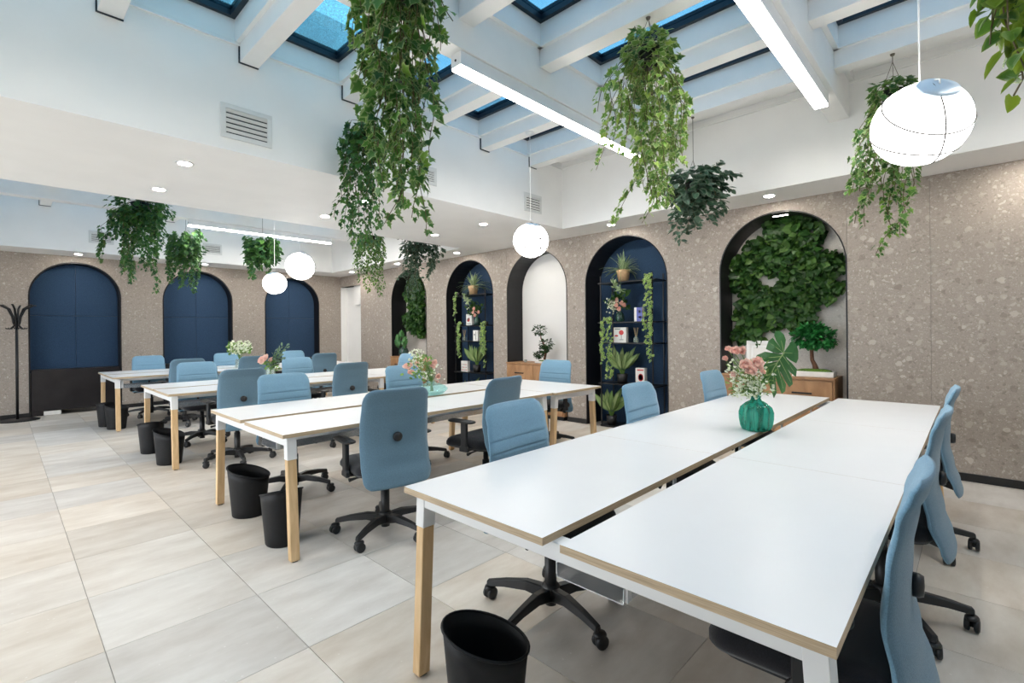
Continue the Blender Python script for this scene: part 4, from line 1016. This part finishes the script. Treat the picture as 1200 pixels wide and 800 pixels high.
def stems(root, pts, neck, r=.0022, m=gstem_m, down=.12):
    mb = MB(); neck = Vector(neck)
    for p in pts:
        p = Vector(p); mid = neck.lerp(p, .5)+Vector((0, 0, .02))
        mb.tube([neck+Vector((rnd.uniform(-.012, .012), rnd.uniform(-.012, .012), -down)), neck+Vector(((p.x-neck.x)*.06, (p.y-neck.y)*.06, 0)), mid, p], r, 5, cap=False)
    return mb.build('stem', m, root)
def loose_leaves(root, pts, size, shape, m, base=(0, 0, 0), n_single=0, dirs=None):
    items = [leaf_T(Vector(p), (Vector(p)-Vector(base)).normalized()+rv(.6), Vector((0, 0, .6))-fwd*.5+rv(.5), size*rnd.uniform(.7, 1.3)) for p in pts]
    plant_leaves(root, items, shape, m, n_single)

# --- teal ribbed vase on the near desk
vp = Vector((2.985, .912, .74)); VD = vp.dot(fwd)
t = thing('ribbed_vase', 'teal ribbed glass vase standing on the large white bench', 'vase', vp)
pr = [(.0, .002), (.055, 0), (.068, .006), (.078, .03), (.084, .07), (.085, .105), (.078, .135), (.055, .158), (.030, .172), (.024, .186), (.030, .198), (.026, .198), (.020, .186), (.026, .170), (.05, .153), (.072, .132), (.079, .105), (.078, .07), (.072, .032), (.06, .012), (0, .010)]
MB().lathe(pr, 48, fn=lambda r, z, a: r*(1+.10*math.cos(9*a+z*4)*min(1, max(0, (.17-z)/.05)))).build('body', teal_v, t, True)
t = thing('flower_bouquet', 'bouquet of pink peonies, white sprays and a monstera leaf in the teal vase', 'flowers', vp+Vector((0, 0, .012)))
def L1(x, y, dd=0): return at_d(x, y, VD+dd)-(vp+Vector((0, 0, .012)))
neck = Vector((0, 0, .185))
heads = [(861, 413, -.06, .030), (868, 411, -.03, .026), (872, 430, -.08, .040), (885, 428, -.07, .042), (879, 436, -.10, .035), (849, 421, -.02, .018), (857, 440, -.06, .02), (892, 437, -.05, .022), (853, 410, 0, .02)]
for x, y, dd, r in heads: bloom(t, 'peony', L1(x, y, dd), r, pink_m, 26, -fwd*.8+Vector((0, 0, .5))+rv(.4))
bp = [L1(rnd.gauss(875, 15), rnd.gauss(450, 12), rnd.uniform(-.12, .08)) for i in range(300)]+[L1(rnd.gauss(872, 9), rnd.gauss(470, 9), rnd.uniform(-.08, .02)) for i in range(30)]+[L1(rnd.gauss(855, 6), rnd.gauss(437, 10), rnd.uniform(-.08, .05)) for i in range(30)]
bp = [p for p in bp if p.z > .17 and (p-Vector((0, 0, .27))).length < .17]
blossoms(t, 'white_spray', bp, .0105, whitefl)
lp = [L1(rnd.gauss(876, 15), rnd.gauss(452, 14), rnd.uniform(-.1, .08)) for i in range(340)]
loose_leaves(t, [p for p in lp if p.z > .18 and (p-Vector((0, 0, .27))).length < .17], .026, LANCE, green_l, neck)
stems(t, [L1(x, y, dd) for x, y, dd, r in heads]+bp[::8], neck)
# monstera leaf: lobes traced at the leaf's own distance, gently bowed
ML = {'mid': [(470, 340), (420, 410), (370, 490), (330, 570), (280, 660), (240, 760)],
 'lobes': [[(470, 340), (545, 235), (585, 265), (605, 330), (605, 400), (585, 445), (530, 415), (488, 380)], [(470, 345), (500, 405), (545, 445), (592, 500), (582, 572), (530, 530), (470, 450), (438, 392)],
 [(440, 388), (500, 485), (545, 580), (552, 640), (520, 668), (475, 600), (430, 510), (406, 432)], [(410, 428), (440, 545), (490, 640), (482, 705), (450, 732), (412, 640), (382, 545), (376, 482)],
 [(380, 478), (392, 620), (402, 720), (375, 772), (345, 680), (322, 590)], [(470, 340), (488, 225), (470, 175), (430, 140), (390, 145), (378, 180), (400, 240), (440, 300)],
 [(470, 342), (420, 275), (365, 205), (325, 235), (300, 310), (350, 335), (420, 352)], [(455, 360), (350, 345), (295, 335), (215, 368), (195, 422), (250, 425), (330, 432), (415, 415)],
 [(412, 426), (330, 440), (285, 445), (268, 525), (330, 515), (372, 488)], [(370, 490), (275, 530), (245, 620), (236, 770), (290, 650), (332, 570)]]}
def MLp(x, y):
    X, Y = 860+x/8, 370+y/8; dist = ((x-470)/200)**2+((y-340)/300)**2
    return at_d(X, Y, VD-.02+.035*dist-.02*((x-400)/200))-(vp+Vector((0, 0, .012)))
mb = MB()
for lobe in ML['lobes']:
    n = len(lobe); c = (sum(a for a, b in lobe)/n, sum(b for a, b in lobe)/n)
    vs = [MLp(*q) for q in lobe]+[MLp(*c)-fwd*.006]; vb = [v+fwd*.0012 for v in vs]
    mb.add(vs, [(i, (i+1) % n, n) for i in range(n)]); mb.add(vb, [((i+1) % n, i, n) for i in range(n)])
lf = mb.build('monstera_leaf', mon_m, t)
vein = mat('leaf_vein', (.30, .42, .16), .5, 0, .05, 30)
vm_ = MB(); vm_.tube([MLp(*q)-fwd*.004 for q in ML['mid']], [.0035, .003, .0025, .002, .0015, .001], 5)
for a, b in [((465, 345), (575, 350)), ((450, 365), (560, 520)), ((425, 410), (530, 620)), ((395, 450), (460, 680)), ((360, 510), (380, 720)), ((465, 345), (430, 190)), ((460, 345), (345, 260)), ((440, 380), (240, 400)), ((400, 440), (300, 480))]:
    vm_.tube([MLp(*a)-fwd*.004, MLp((a[0]+b[0])/2, (a[1]+b[1])/2)-fwd*.006, MLp(*b)-fwd*.003], [.0016, .0012, .0006], 4)
vm_.build('vein', vein, lf)
MB().tube([MLp(470, 340)+fwd*.002, MLp(430, 560)+fwd*.05, neck+Vector((0, 0, .02)), neck-Vector((0, 0, .12))], .0035, 6).build('petiole', gstem_m, t)

# --- pale green squat vase on the second bench
vp2 = Vector((2.76, 3.66, .74)); D2 = vp2.dot(fwd)
t = thing('squat_vase', 'squat pale green glass vase on the second white bench', 'vase', vp2)
MB().lathe([(0, .002), (.07, 0), (.11, .012), (.142, .04), (.148, .055), (.13, .078), (.085, .098), (.05, .112), (.055, .125), (.051, .125), (.046, .112), (.08, .094), (.125, .075), (.143, .055), (.137, .042), (.105, .016), (0, .008)], 40).build('body', green_v, t, True)
t = thing('flower_bouquet', 'loose bouquet of blush ranunculus and green sprigs in the squat vase', 'flowers', vp2+Vector((0, 0, .012)))
def L2(x, y, dd=0): return at_d(x, y, D2+dd)-(vp2+Vector((0, 0, .012)))
heads = [(479, 432, 0, .050), (481, 438, -.05, .035), (493, 426, .03, .040), (500, 424, 0, .038), (511, 427, 0, .044), (513, 441, 0, .028), (512, 449, 0, .022)]
for x, y, dd, r in heads: bloom(t, 'ranunculus', L2(x, y, dd), r, pink_m, 26, -fwd*.7+Vector((0, 0, .6))+rv(.5))
gp = [L2(rnd.gauss(494, 8), rnd.uniform(418, 455), rnd.uniform(-.1, .1)) for i in range(120)]; gp = [p for p in gp if p.z > .12]
loose_leaves(t, gp, .034, OVAL, green_l, (0, 0, .1))
wp = [L2(rnd.uniform(479, 496), rnd.uniform(410, 430), rnd.uniform(-.1, .1)) for i in range(60)]+[L2(rnd.gauss(497, 9), rnd.uniform(425, 445), rnd.uniform(-.1, .1)) for i in range(40)]
blossoms(t, 'white_spray', wp, .013, whitefl)
stems(t, [L2(x, y, dd) for x, y, dd, r in heads]+wp[::9]+gp[::12], (0, 0, .11), .0025, down=.09)
# --- rose and eucalyptus in a clear jar on the third bench
q = on_y(317, 440, 6.52); vp3 = Vector((q.x, 6.52, .74)); D3 = vp3.dot(fwd)
t = thing('glass_jar', 'small clear glass jar on the third white bench', 'vase', vp3)
MB().lathe([(0, .002), (.05, 0), (.058, .01), (.06, .10), (.05, .125), (.052, .14), (.048, .14), (.046, .125), (.055, .10), (.052, .014), (0, .01)], 28).build('body', clear_v, t, True)
t = thing('flower_bouquet', 'peach rose with eucalyptus sprigs in the clear jar', 'flowers', vp3+Vector((0, 0, .012)))
def L3(x, y, dd=0): return at_d(x, y, D3+dd)-(vp3+Vector((0, 0, .012)))
heads = [(310, 423, -.05, .062), (313, 420, 0, .05), (319, 422, .0, .035)]
for x, y, dd, r in heads: bloom(t, 'rose', L3(x, y, dd), r, pink_m, 26, -fwd*.8-right*.3+Vector((0, 0, .4)))
ends = [(331, 405), (327, 408), (336, 405), (322, 412), (329, 415), (332, 420), (325, 423), (318, 428)]
ep = []
for x, y in ends:
    a = L3(318, 432); b = L3(x, y, rnd.uniform(-.06, .06))
    ep += [a.lerp(b, .35+.65*i/9)+rv(.012) for i in range(10)]
loose_leaves(t, ep, .042, OVAL, euc_m, (0, 0, .1)); loose_leaves(t, [L3(rnd.gauss(317, 4), rnd.uniform(424, 434), rnd.uniform(-.05, .05)) for i in range(60)], .04, OVAL, green_l, (0, 0, .1))
stems(t, [L3(x, y, 0) for x, y in ends]+[L3(x, y, dd) for x, y, dd, r in heads], (0, 0, .12), .003, down=.10)
# --- white hydrangea on the far bench
q = on_y(281, 420, 9.12); vp4 = Vector((q.x, 9.12, .74)); D4 = vp4.dot(fwd)
t = thing('glass_jar', 'low glass jar under the white hydrangea on the far bench', 'vase', vp4)
MB().lathe([(0, .002), (.06, 0), (.07, .01), (.072, .12), (.06, .15), (.056, .15), (.066, .12), (.064, .014), (0, .01)], 28).build('body', clear_v, t, True)
t = thing('flower_bouquet', 'bunch of white and lime hydrangea on the far bench', 'flowers', vp4+Vector((0, 0, .012)))
def L4(x, y, dd=0): return at_d(x, y, D4+dd)-(vp4+Vector((0, 0, .012)))
hp = [L4(281+15*rnd.uniform(-1, 1)*rnd.random()**.5, 407+7*rnd.uniform(-1, 1), rnd.uniform(-.15, .15)) for i in range(150)]
blossoms(t, 'hydrangea_head', hp, .026, whitefl)
loose_leaves(t, [L4(rnd.uniform(268, 293), rnd.uniform(403, 415), rnd.uniform(-.12, .12)) for i in range(90)], .06, OVAL, green_l, (0, 0, .1)); stems(t, hp[::10], (0, 0, .14), .003, down=.11)

# ------------------------------------------------------------------ bookcases and what stands on them
SH = [.022, .60, 1.152, 1.432, 1.972]
def bookcase(label, y0, y1):
    xf, xb = XW+.004, XW+.325
    t = thing('open_bookcase', label, 'bookcase', ((xf+xb)/2, (y0+y1)/2, 0)); w = (y1-y0)/2; dx = (xb-xf)/2
    for sx in (-1, 1):
        for sy in (-1, 1): MB().box(sx*(dx-.008)-.007, sx*(dx-.008)+.007, sy*(w-.02)-.007, sy*(w-.02)+.007, 0, 2.06).build('post', black, t)
    for i, z in enumerate(SH): MB().box(-dx, dx, -w-(.0 if i == 0 else .025), w+(.0 if i == 0 else .025), z-.016 if i else 0.004, z).build('shelf', black, t, bevel=.001)
    return t
bookcase('black open bookcase in the navy niche beside the big leafy niche', 2.945, 3.755)
bookcase('black open bookcase in the navy niche beside the plain white niche', 6.035, 6.865)
XS = XW+.13
def ysh(px): return on_x(px, 380, XS).y
def spider(label, y, z, s=1.0):
    t = thing('spider_plant', label, 'potted plant', (XS, y, z))
    MB().lathe([(0, 0), (.05*s, 0), (.068*s, .10*s), (.072*s, .125*s), (.062*s, .125*s), (.058*s, .10*s), (0, .10*s)], 20).build('pot', terra, t, True)
    for i in range(70):
        a = rnd.uniform(0, 2*PI); el = rnd.uniform(.25, 1.35); L = rnd.uniform(.20, .34)*s; out = Vector((math.cos(a)*.72, math.sin(a), 0)); w = .010*s
        side = Vector((-math.sin(a), math.cos(a), 0)); vs = []; e = []; N = 7
        for k in range(N+1):
            u = k/N; p = out*(L*u*math.cos(el))+Vector((0, 0, .10*s+L*u*math.sin(el)-.5*L*u*u*(.35+.6*math.cos(el)))); ww = w*(1-u**2.2)+.0006
            if p.x > .18: p.x = .18
            vs += [p-side*ww, p+Vector((0, 0, -.003)), p+side*ww]; e += [1, 0, 1]
        mb = MB(); mb.e = e; mb.add(vs, [(k*3+j, k*3+j+1, k*3+4+j, k*3+3+j) for k in range(N) for j in (0, 1)]); mb.build('blade', spider_m, t, True)
    # two plantlets trailing over the shelf edge
    items = []
    for dy, dz in ((-.05, -.12), (.06, -.03), (.02, -.08)):
        c = Vector((-.16, dy, dz)); MB().tube([(0, 0, .11*s), (-.11, dy*.6, .12*s), (-.155, dy, dz+.06), c], .002, 5).build('runner', gstem_m, t)
        for k in range(12): items.append(leaf_T(c, rv()+Vector((-.2, 0, .2)), rv()+Vector((-1, 0, .3)), .06*s))
    plant_leaves(t, items, LANCE, spider_m, 0, 'plantlet')
    return t
def shelf_vase(label_v, label_f, y, z, left):
    t = thing('shelf_vase', label_v, 'vase', (XS-.03, y, z)); MB().lathe([(0, .002), (.045, 0), (.058, .02), (.062, .07), (.05, .11), (.035, .125), (.04, .135), (.034, .135), (.03, .12), (.05, .07), (0, .01)], 24).build('body', dkgreen_v, t, True)
    t = thing('flower_bouquet', label_f, 'flowers', (XS-.03, y, z+.012)); s_ = 1 if left else -1
    hd = [(-.10, -.02, .20), (-.05, -.07, .23), (-.09, -.055, .15), (-.06, .0, .27), (-.05, -.11, .20)]
    for a in hd: bloom(t, 'rose', Vector(a), .036, pink_m, 20, (-1, 0, .3))
    loose_leaves(t, [Vector((rnd.uniform(-.08, .05), rnd.gauss(.03, .07), rnd.uniform(.15, .36))) for i in range(60)], .075, OVAL, wall_leaf, (0, 0, .1))
    bl = [Vector((rnd.uniform(-.10, .0), rnd.gauss(.10, .045), rnd.gauss(.22, .05))) for i in range(70 if left else 25)]
    blossoms(t, 'white_spray', bl, .016, whitefl); stems(t, [Vector(a) for a in hd]+bl[::8], (0, 0, .12), .002, down=.1)
def pbox(label, y, z, w, h, dp, spine, marks, name='gift_box', cat='box', rz=0.0, xo=-.06):
    t = thing(name, label, cat, (XS+xo, y, z), rz)
    MB().box(0, dp, -w/2, w/2, 0, h).build('body', paper, t, bevel=.0015)
    if spine: MB().box(-.0006, dp*.98, w/2, w/2+.0008, .001, h-.001).build('spine', spine, t)
    for (shape, a, b, c, d, mm) in marks:
        mb = MB()
        if shape == 'r': mb.box(-.0014, 0, a*w, c*w, b*h, d*h)
        else: mb.prism([(a*w+c*w*math.cos(2*PI*i/18), b*h+d*h*math.sin(2*PI*i/18)) for i in range(18)], 'x', -.0014, 0)
        mb.build('cover_print', mm, t)
    return t
def reeds(label, y, z):
    t = thing('reed_diffuser', label, 'diffuser', (XS-.05, y, z)); MB().lathe([(0, .002), (.032, 0), (.034, .01), (.034, .06), (.016, .078), (.016, .092), (.012, .092), (.012, .078), (.029, .058), (.029, .012), (0, .008)], 20).build('bottle', clear_v, t, True)
    for k in range(6):
        a = 2*PI*k/6; MB().tube([(-.006*math.cos(a), -.006*math.sin(a), .01), (.03*math.cos(a), .03*math.sin(a), .20)], .0022, 5).build('reed', reed_m, t)
def dieff(label, y, z, s=1.0, n=9, ph=0.0):
    t = thing('potted_dumb_cane', label, 'potted plant', (XS-.03, y, z)); MB().lathe([(0, 0), (.05*s, 0), (.062*s, .11*s), (.056*s, .11*s), (.054*s, .09*s), (0, .09*s)], 20).build('pot', blackp, t, True)
    sm = MB(); items = []
    for k in range(n):
        a = ph+k*2.4; el = 1.35-.75*(k/n)-rnd.uniform(0, .1); out = Vector((math.cos(a)*.55, math.sin(a), 0)); h = .10*s; L = rnd.uniform(.20, .27)*s
        b = out*.04*s+Vector((0, 0, h+.07*s)); d_ = out*math.cos(el)+Vector((0, 0, math.sin(el)))
        sm.tube([(0, 0, .07*s), b*.9], .004*s, 5); items.append(leaf_T(b*.9, d_, Vector((-1, 0, .4))-d_*.2+rv(.3), L*1.1*rnd.uniform(.8, 1.1), .85))
    sm.build('stem', gstem_m, t)
    me = leaf_mesh(LANCE, dief_m)
    for q in items:
        l = link('leaf', me, t); l.matrix_basis = q
def trail(label, y, z0, z1, wide=.05, n=130, name='trailing_ivy', pot=True, size=.036):
    t = thing(name, label, 'trailing plant', (XW+.04, y, z0)); items = []; vn = MB()
    if pot: MB().lathe([(0, 0), (.03, 0), (.037, .055), (.032, .055), (.03, .045), (0, .045)], 16).build('pot', blackp, t, True)
    for k in range(4):
        dy = rnd.uniform(-wide, wide); zl = (z1-z0)*rnd.uniform(.6, 1) if k else (z1-z0)
        path = [Vector((0, dy*.3, .05)), Vector((-.045, dy*.7, .06)), Vector((-.062, dy, -.02))]+[Vector((-.062+rnd.uniform(-.008, .008), dy+.012*math.sin(i*1.3+k), -.02+(zl+.02)*i/8)) for i in range(1, 9)]
        vn.tube(path, .0016, 4, cap=False)
        for i in range(n//4):
            u = rnd.random(); q = u*(len(path)-1.001); p = path[int(q)].lerp(path[int(q)+1], q-int(q))+Vector((rnd.uniform(-.02, .008), rnd.uniform(-.025, .025), rnd.uniform(-.01, .01)))
            items.append(leaf_T(p, Vector((-.4, rnd.uniform(-.8, .8), -.6))+rv(.2), Vector((-1, 0, .4))+rv(.4), size*rnd.uniform(.7, 1.2)))
    vn.build('vine', gstem_m, t); plant_leaves(t, items, IVY, ivy_lt, 0)
D_, B_ = 'of the bookcase by the leafy niche', 'of the bookcase by the white niche'
spider('spider plant in a tan pot atop the bookcase beside the big leafy niche', ysh(731), SH[4], 1.3); spider('spider plant in a tan pot atop the bookcase beside the plain white niche', ysh(555), SH[4], 1.3)
shelf_vase('dark green glass vase '+D_, 'pink roses and white blossom '+D_, ysh(728), SH[3], True)
shelf_vase('dark green glass vase '+B_, 'small pink rose bunch '+B_, ysh(561), SH[3], False)
pbox('violet-blue printed box on the shelf with the roses and blossom', ysh(750.5), SH[3], .115, .185, .055, None, [('r', -.5, .0, .18, 1, blue_p), ('r', .22, .1, .42, .9, paper), ('c', -.2, .7, .15, .1, paper), ('c', -.25, .3, .18, .08, pink_p)])
pbox('white boxed glass set with a red wine-glass print', ysh(729), SH[2], .19, .205, .06, red_p, [('c', -.12, .66, .19, .16, red_p), ('r', -.14, .22, -.10, .5, grey_p), ('r', -.28, .17, .04, .21, grey_p), ('c', .28, .45, .15, .06, red_p), ('r', -.05, .86, .4, .93, grey_p)])
reeds('clear reed diffuser with pale sticks '+D_, ysh(747.5), SH[2])
pbox('white box with a round red and blue emblem', ysh(752), SH[1], .13, .22, .07, None, [('c', -.08, .45, .28, .22, red_p), ('c', -.08, .45, .22, .17, blue_p), ('r', -.18, .32, .02, .58, paper), ('r', -.4, .85, .3, .92, red_p)])
dieff('potted dumb cane on the second-lowest shelf '+D_, ysh(730), SH[1], 1.2, 15, .4)
dieff('potted dumb cane on the lowest shelf '+D_, ysh(717), SH[0], 1.2, 15, 1.0)
trail('ivy trailing beside the dark jamb '+D_, on_x(709, 380, XW).y-.03, 1.432, .66, .07, 190)
trail('long ivy trailing from the top shelf '+D_, on_x(760, 380, XW).y, 1.972, .90, .045, 210)
pbox('white box with a red swirl print '+B_, ysh(552.5), SH[3], .15, .20, .05, None, [('c', .1, .5, .24, .18, red_p), ('c', .16, .56, .17, .12, paper), ('r', -.4, .1, .4, .16, grey_p)])
reeds('clear reed diffuser with pale sticks '+B_, ysh(546.5), SH[2])
pbox('pale grey box with a dark stripe '+B_, ysh(560), SH[2], .13, .19, .06, None, [('r', -.12, .1, -.02, .9, grey_p), ('c', .2, .6, .12, .09, grey_p)])
pbox('white box with a red and black pattern '+B_, ysh(546.5), SH[1], .18, .19, .06, None, [('r', -.42+.22*i, .12+.25*j, -.30+.22*i, .20+.25*j, [red_p, grey_p, pink_p][(i+j) % 3]) for i in range(4) for j in range(3)])
dieff('potted dumb cane on the second-lowest shelf '+B_, ysh(560), SH[1], 1.2, 15, .8)
dieff('potted dumb cane on the lowest shelf '+B_, ysh(550), SH[0], 1.1, 9, .2)
trail('ivy trailing beside the dark jamb '+B_, on_x(539, 380, XW).y, 1.432, .85, .06, 150); trail('thin ivy strand from the top shelf '+B_, on_x(535, 380, XW).y, 1.972, 1.45, .03, 70); trail('ivy trailing beside the post '+B_, on_x(568, 380, XW).y, 1.432, .70, .06, 170)

# ------------------------------------------------------------------ on the cabinets
CT = .822
def crown(t, blobs, size, m, dens, n_single=0):
    items = []
    for (c, r) in blobs:
        for i in range(dens):
            v = rv(); v = v.normalized()*(.6+.4*rnd.random()); p = Vector(c)+Vector((v.x*r[0], v.y*r[1], v.z*r[2]))
            items.append(leaf_T(p, v+rv(.6)+Vector((0, 0, -.1)), v*.4+Vector((0, 0, .8))+rv(.3), size*rnd.uniform(.7, 1.25)))
    plant_leaves(t, items, OVAL, m, n_single)
XCB = 5.80
y = on_x(954, 436, XCB).y
t = thing('bonsai_tree', 'round-crowned bonsai in a long white tray on the oak cabinet', 'bonsai', (XCB, y, CT))
MB().box(-.08, .08, -.185, .185, 0, .055).build('tray', tray_m, t, bevel=.004)
MB().lathe([(.16, 0), (.155, .012), (.10, .026), (0, .03)], 24, (0, 0, .052), sx=.42, sy=1.02).build('moss', moss_m, t, True)
MB().tube([(0, -.02, .06), (.005, -.005, .12), (-.005, .015, .17), (0, .02, .26), (0, .01, .40)], [.030, .022, .019, .017, .010], 10).build('trunk', bark, t, True)
br = MB()
for a in range(7): br.tube([(0, .015, .24+.015*a), (.07*math.cos(a*.9), .015+.12*math.sin(a*.9), .33+.018*a)], [.010, .004], 6)
br.build('branch', bark, t, True)
crown(t, [((0, .0, .415), (.14, .195, .125)), ((0, .07, .40), (.12, .13, .10)), ((0, -.08, .39), (.12, .12, .09)), ((0, .01, .47), (.11, .12, .08))], .046, bonsai_l, 300, 280)
y = on_x(638, 423, XCB).y
t = thing('small_bonsai', 'small S-curved bonsai in a white tray in the plain white niche', 'bonsai', (XCB, y, CT))
MB().box(-.06, .06, -.15, .15, 0, .03).build('tray', tray_m, t, bevel=.004); MB().lathe([(.12, 0), (.10, .014), (0, .02)], 20, (0, 0, .028), sx=.42).build('moss', moss_m, t, True)
def PB(px, py): q = on_x(px, py, XCB); return Vector((0, q.y-y, q.z-CT))
MB().tube([PB(638, 421), PB(640, 412), PB(638, 405), PB(634, 396), PB(633, 388)], [.020, .016, .013, .010, .006], 8).build('trunk', bark, t, True)
MB().tube([PB(639, 412), PB(634, 416)], [.010, .005], 6).build('branch', bark, t, True)
crown(t, [(PB(632, 387), (.09, .11, .085)), (PB(640, 403), (.09, .105, .075)), (PB(632, 415), (.08, .075, .05)), (PB(638, 409), (.06, .08, .05))], .04, bonsai_d, 130)
c2 = on_x(616, 420, XCB); t = thing('tea_light', 'tiny glass tea light on the oak cabinet in the white niche', 'candle', (XCB, c2.y, CT)); MB().lathe([(0, 0), (.022, 0), (.026, .04), (.023, .04), (.02, .006), (0, .006)], 16).build('cup', clear_v, t, True); MB().lathe([(.018, .006), (.018, .022), (0, .022)], 16).build('wax', tray_m, t, True)
# leaning picture frame (white, with nested pale mouldings and a black edge)
ya, yb_ = on_x(874, 420, 5.93).y, on_x(905, 420, 5.93).y; zc = on_x(885, 399, 5.93).z
hw = (ya-yb_)/2; ht = zc-CT
t = thing('picture_frame', 'white picture frame with a black edge leaning behind the monstera leaf', 'picture frame', (5.93, (ya+yb_)/2, CT)); t.rotation_euler = (0, math.radians(6), 0)
MB().box(.0, .022, -hw, hw, 0, ht).build('backing', black, t)
fr = MB(); b = .035
for (i0, tt, dx) in ((0, .035, -.008), (.055, .02, -.004)):
    fr.box(dx, .001, -hw+i0, hw-i0, ht-i0-tt, ht-i0); fr.box(dx, .001, -hw+i0, hw-i0, i0, i0+tt); fr.box(dx, .001, -hw+i0, -hw+i0+tt, i0+tt, ht-i0-tt); fr.box(dx, .001, hw-i0-tt, hw-i0, i0+tt, ht-i0-tt)
fr.build('moulding', white, t, bevel=.002); MB().box(-.002, .0005, -hw+.03, hw-.03, .03, ht-.03).build('mount', paper, t)
# monstera in a dark vase in the far leafy niche
y = on_x(473, 413, XCB).y
t = thing('shelf_vase', 'dark green round vase in the leafy niche near the doorway', 'vase', (XCB, y, CT)); MB().lathe([(0, .002), (.07, 0), (.105, .05), (.11, .10), (.08, .16), (.04, .18), (.045, .20), (.038, .20), (.034, .18), (.07, .155), (.095, .10), (0, .015)], 24).build('body', dkgreen_v, t, True)
t = thing('monstera_bunch', 'small bunch of monstera leaves in the dark round vase', 'plant', (XCB, y, CT+.015)); sm = MB()
for dy, dz, a in ((.10, .40, .5), (-.02, .48, 0), (-.13, .36, -.6), (.05, .30, .9), (-.06, .30, -.9), (.12, .33, 1.0)):
    p = Vector((-.05, dy, dz-.08)); sm.tube([(0, 0, .05), (0, 0, .19), p], .004, 5)
    for k in range(9):
        an = -1.5+3.0*k/8
        o = link('leaf_lobe', leaf_mesh(LANCE, mon_m), t); o.matrix_basis = leaf_T(p, Vector((-.15, math.sin(a+an), math.cos(a+an)*.9)), Vector((-1, 0, .25)), .15-.03*abs(an), 1.15)
sm.build('petiole', gstem_m, t)
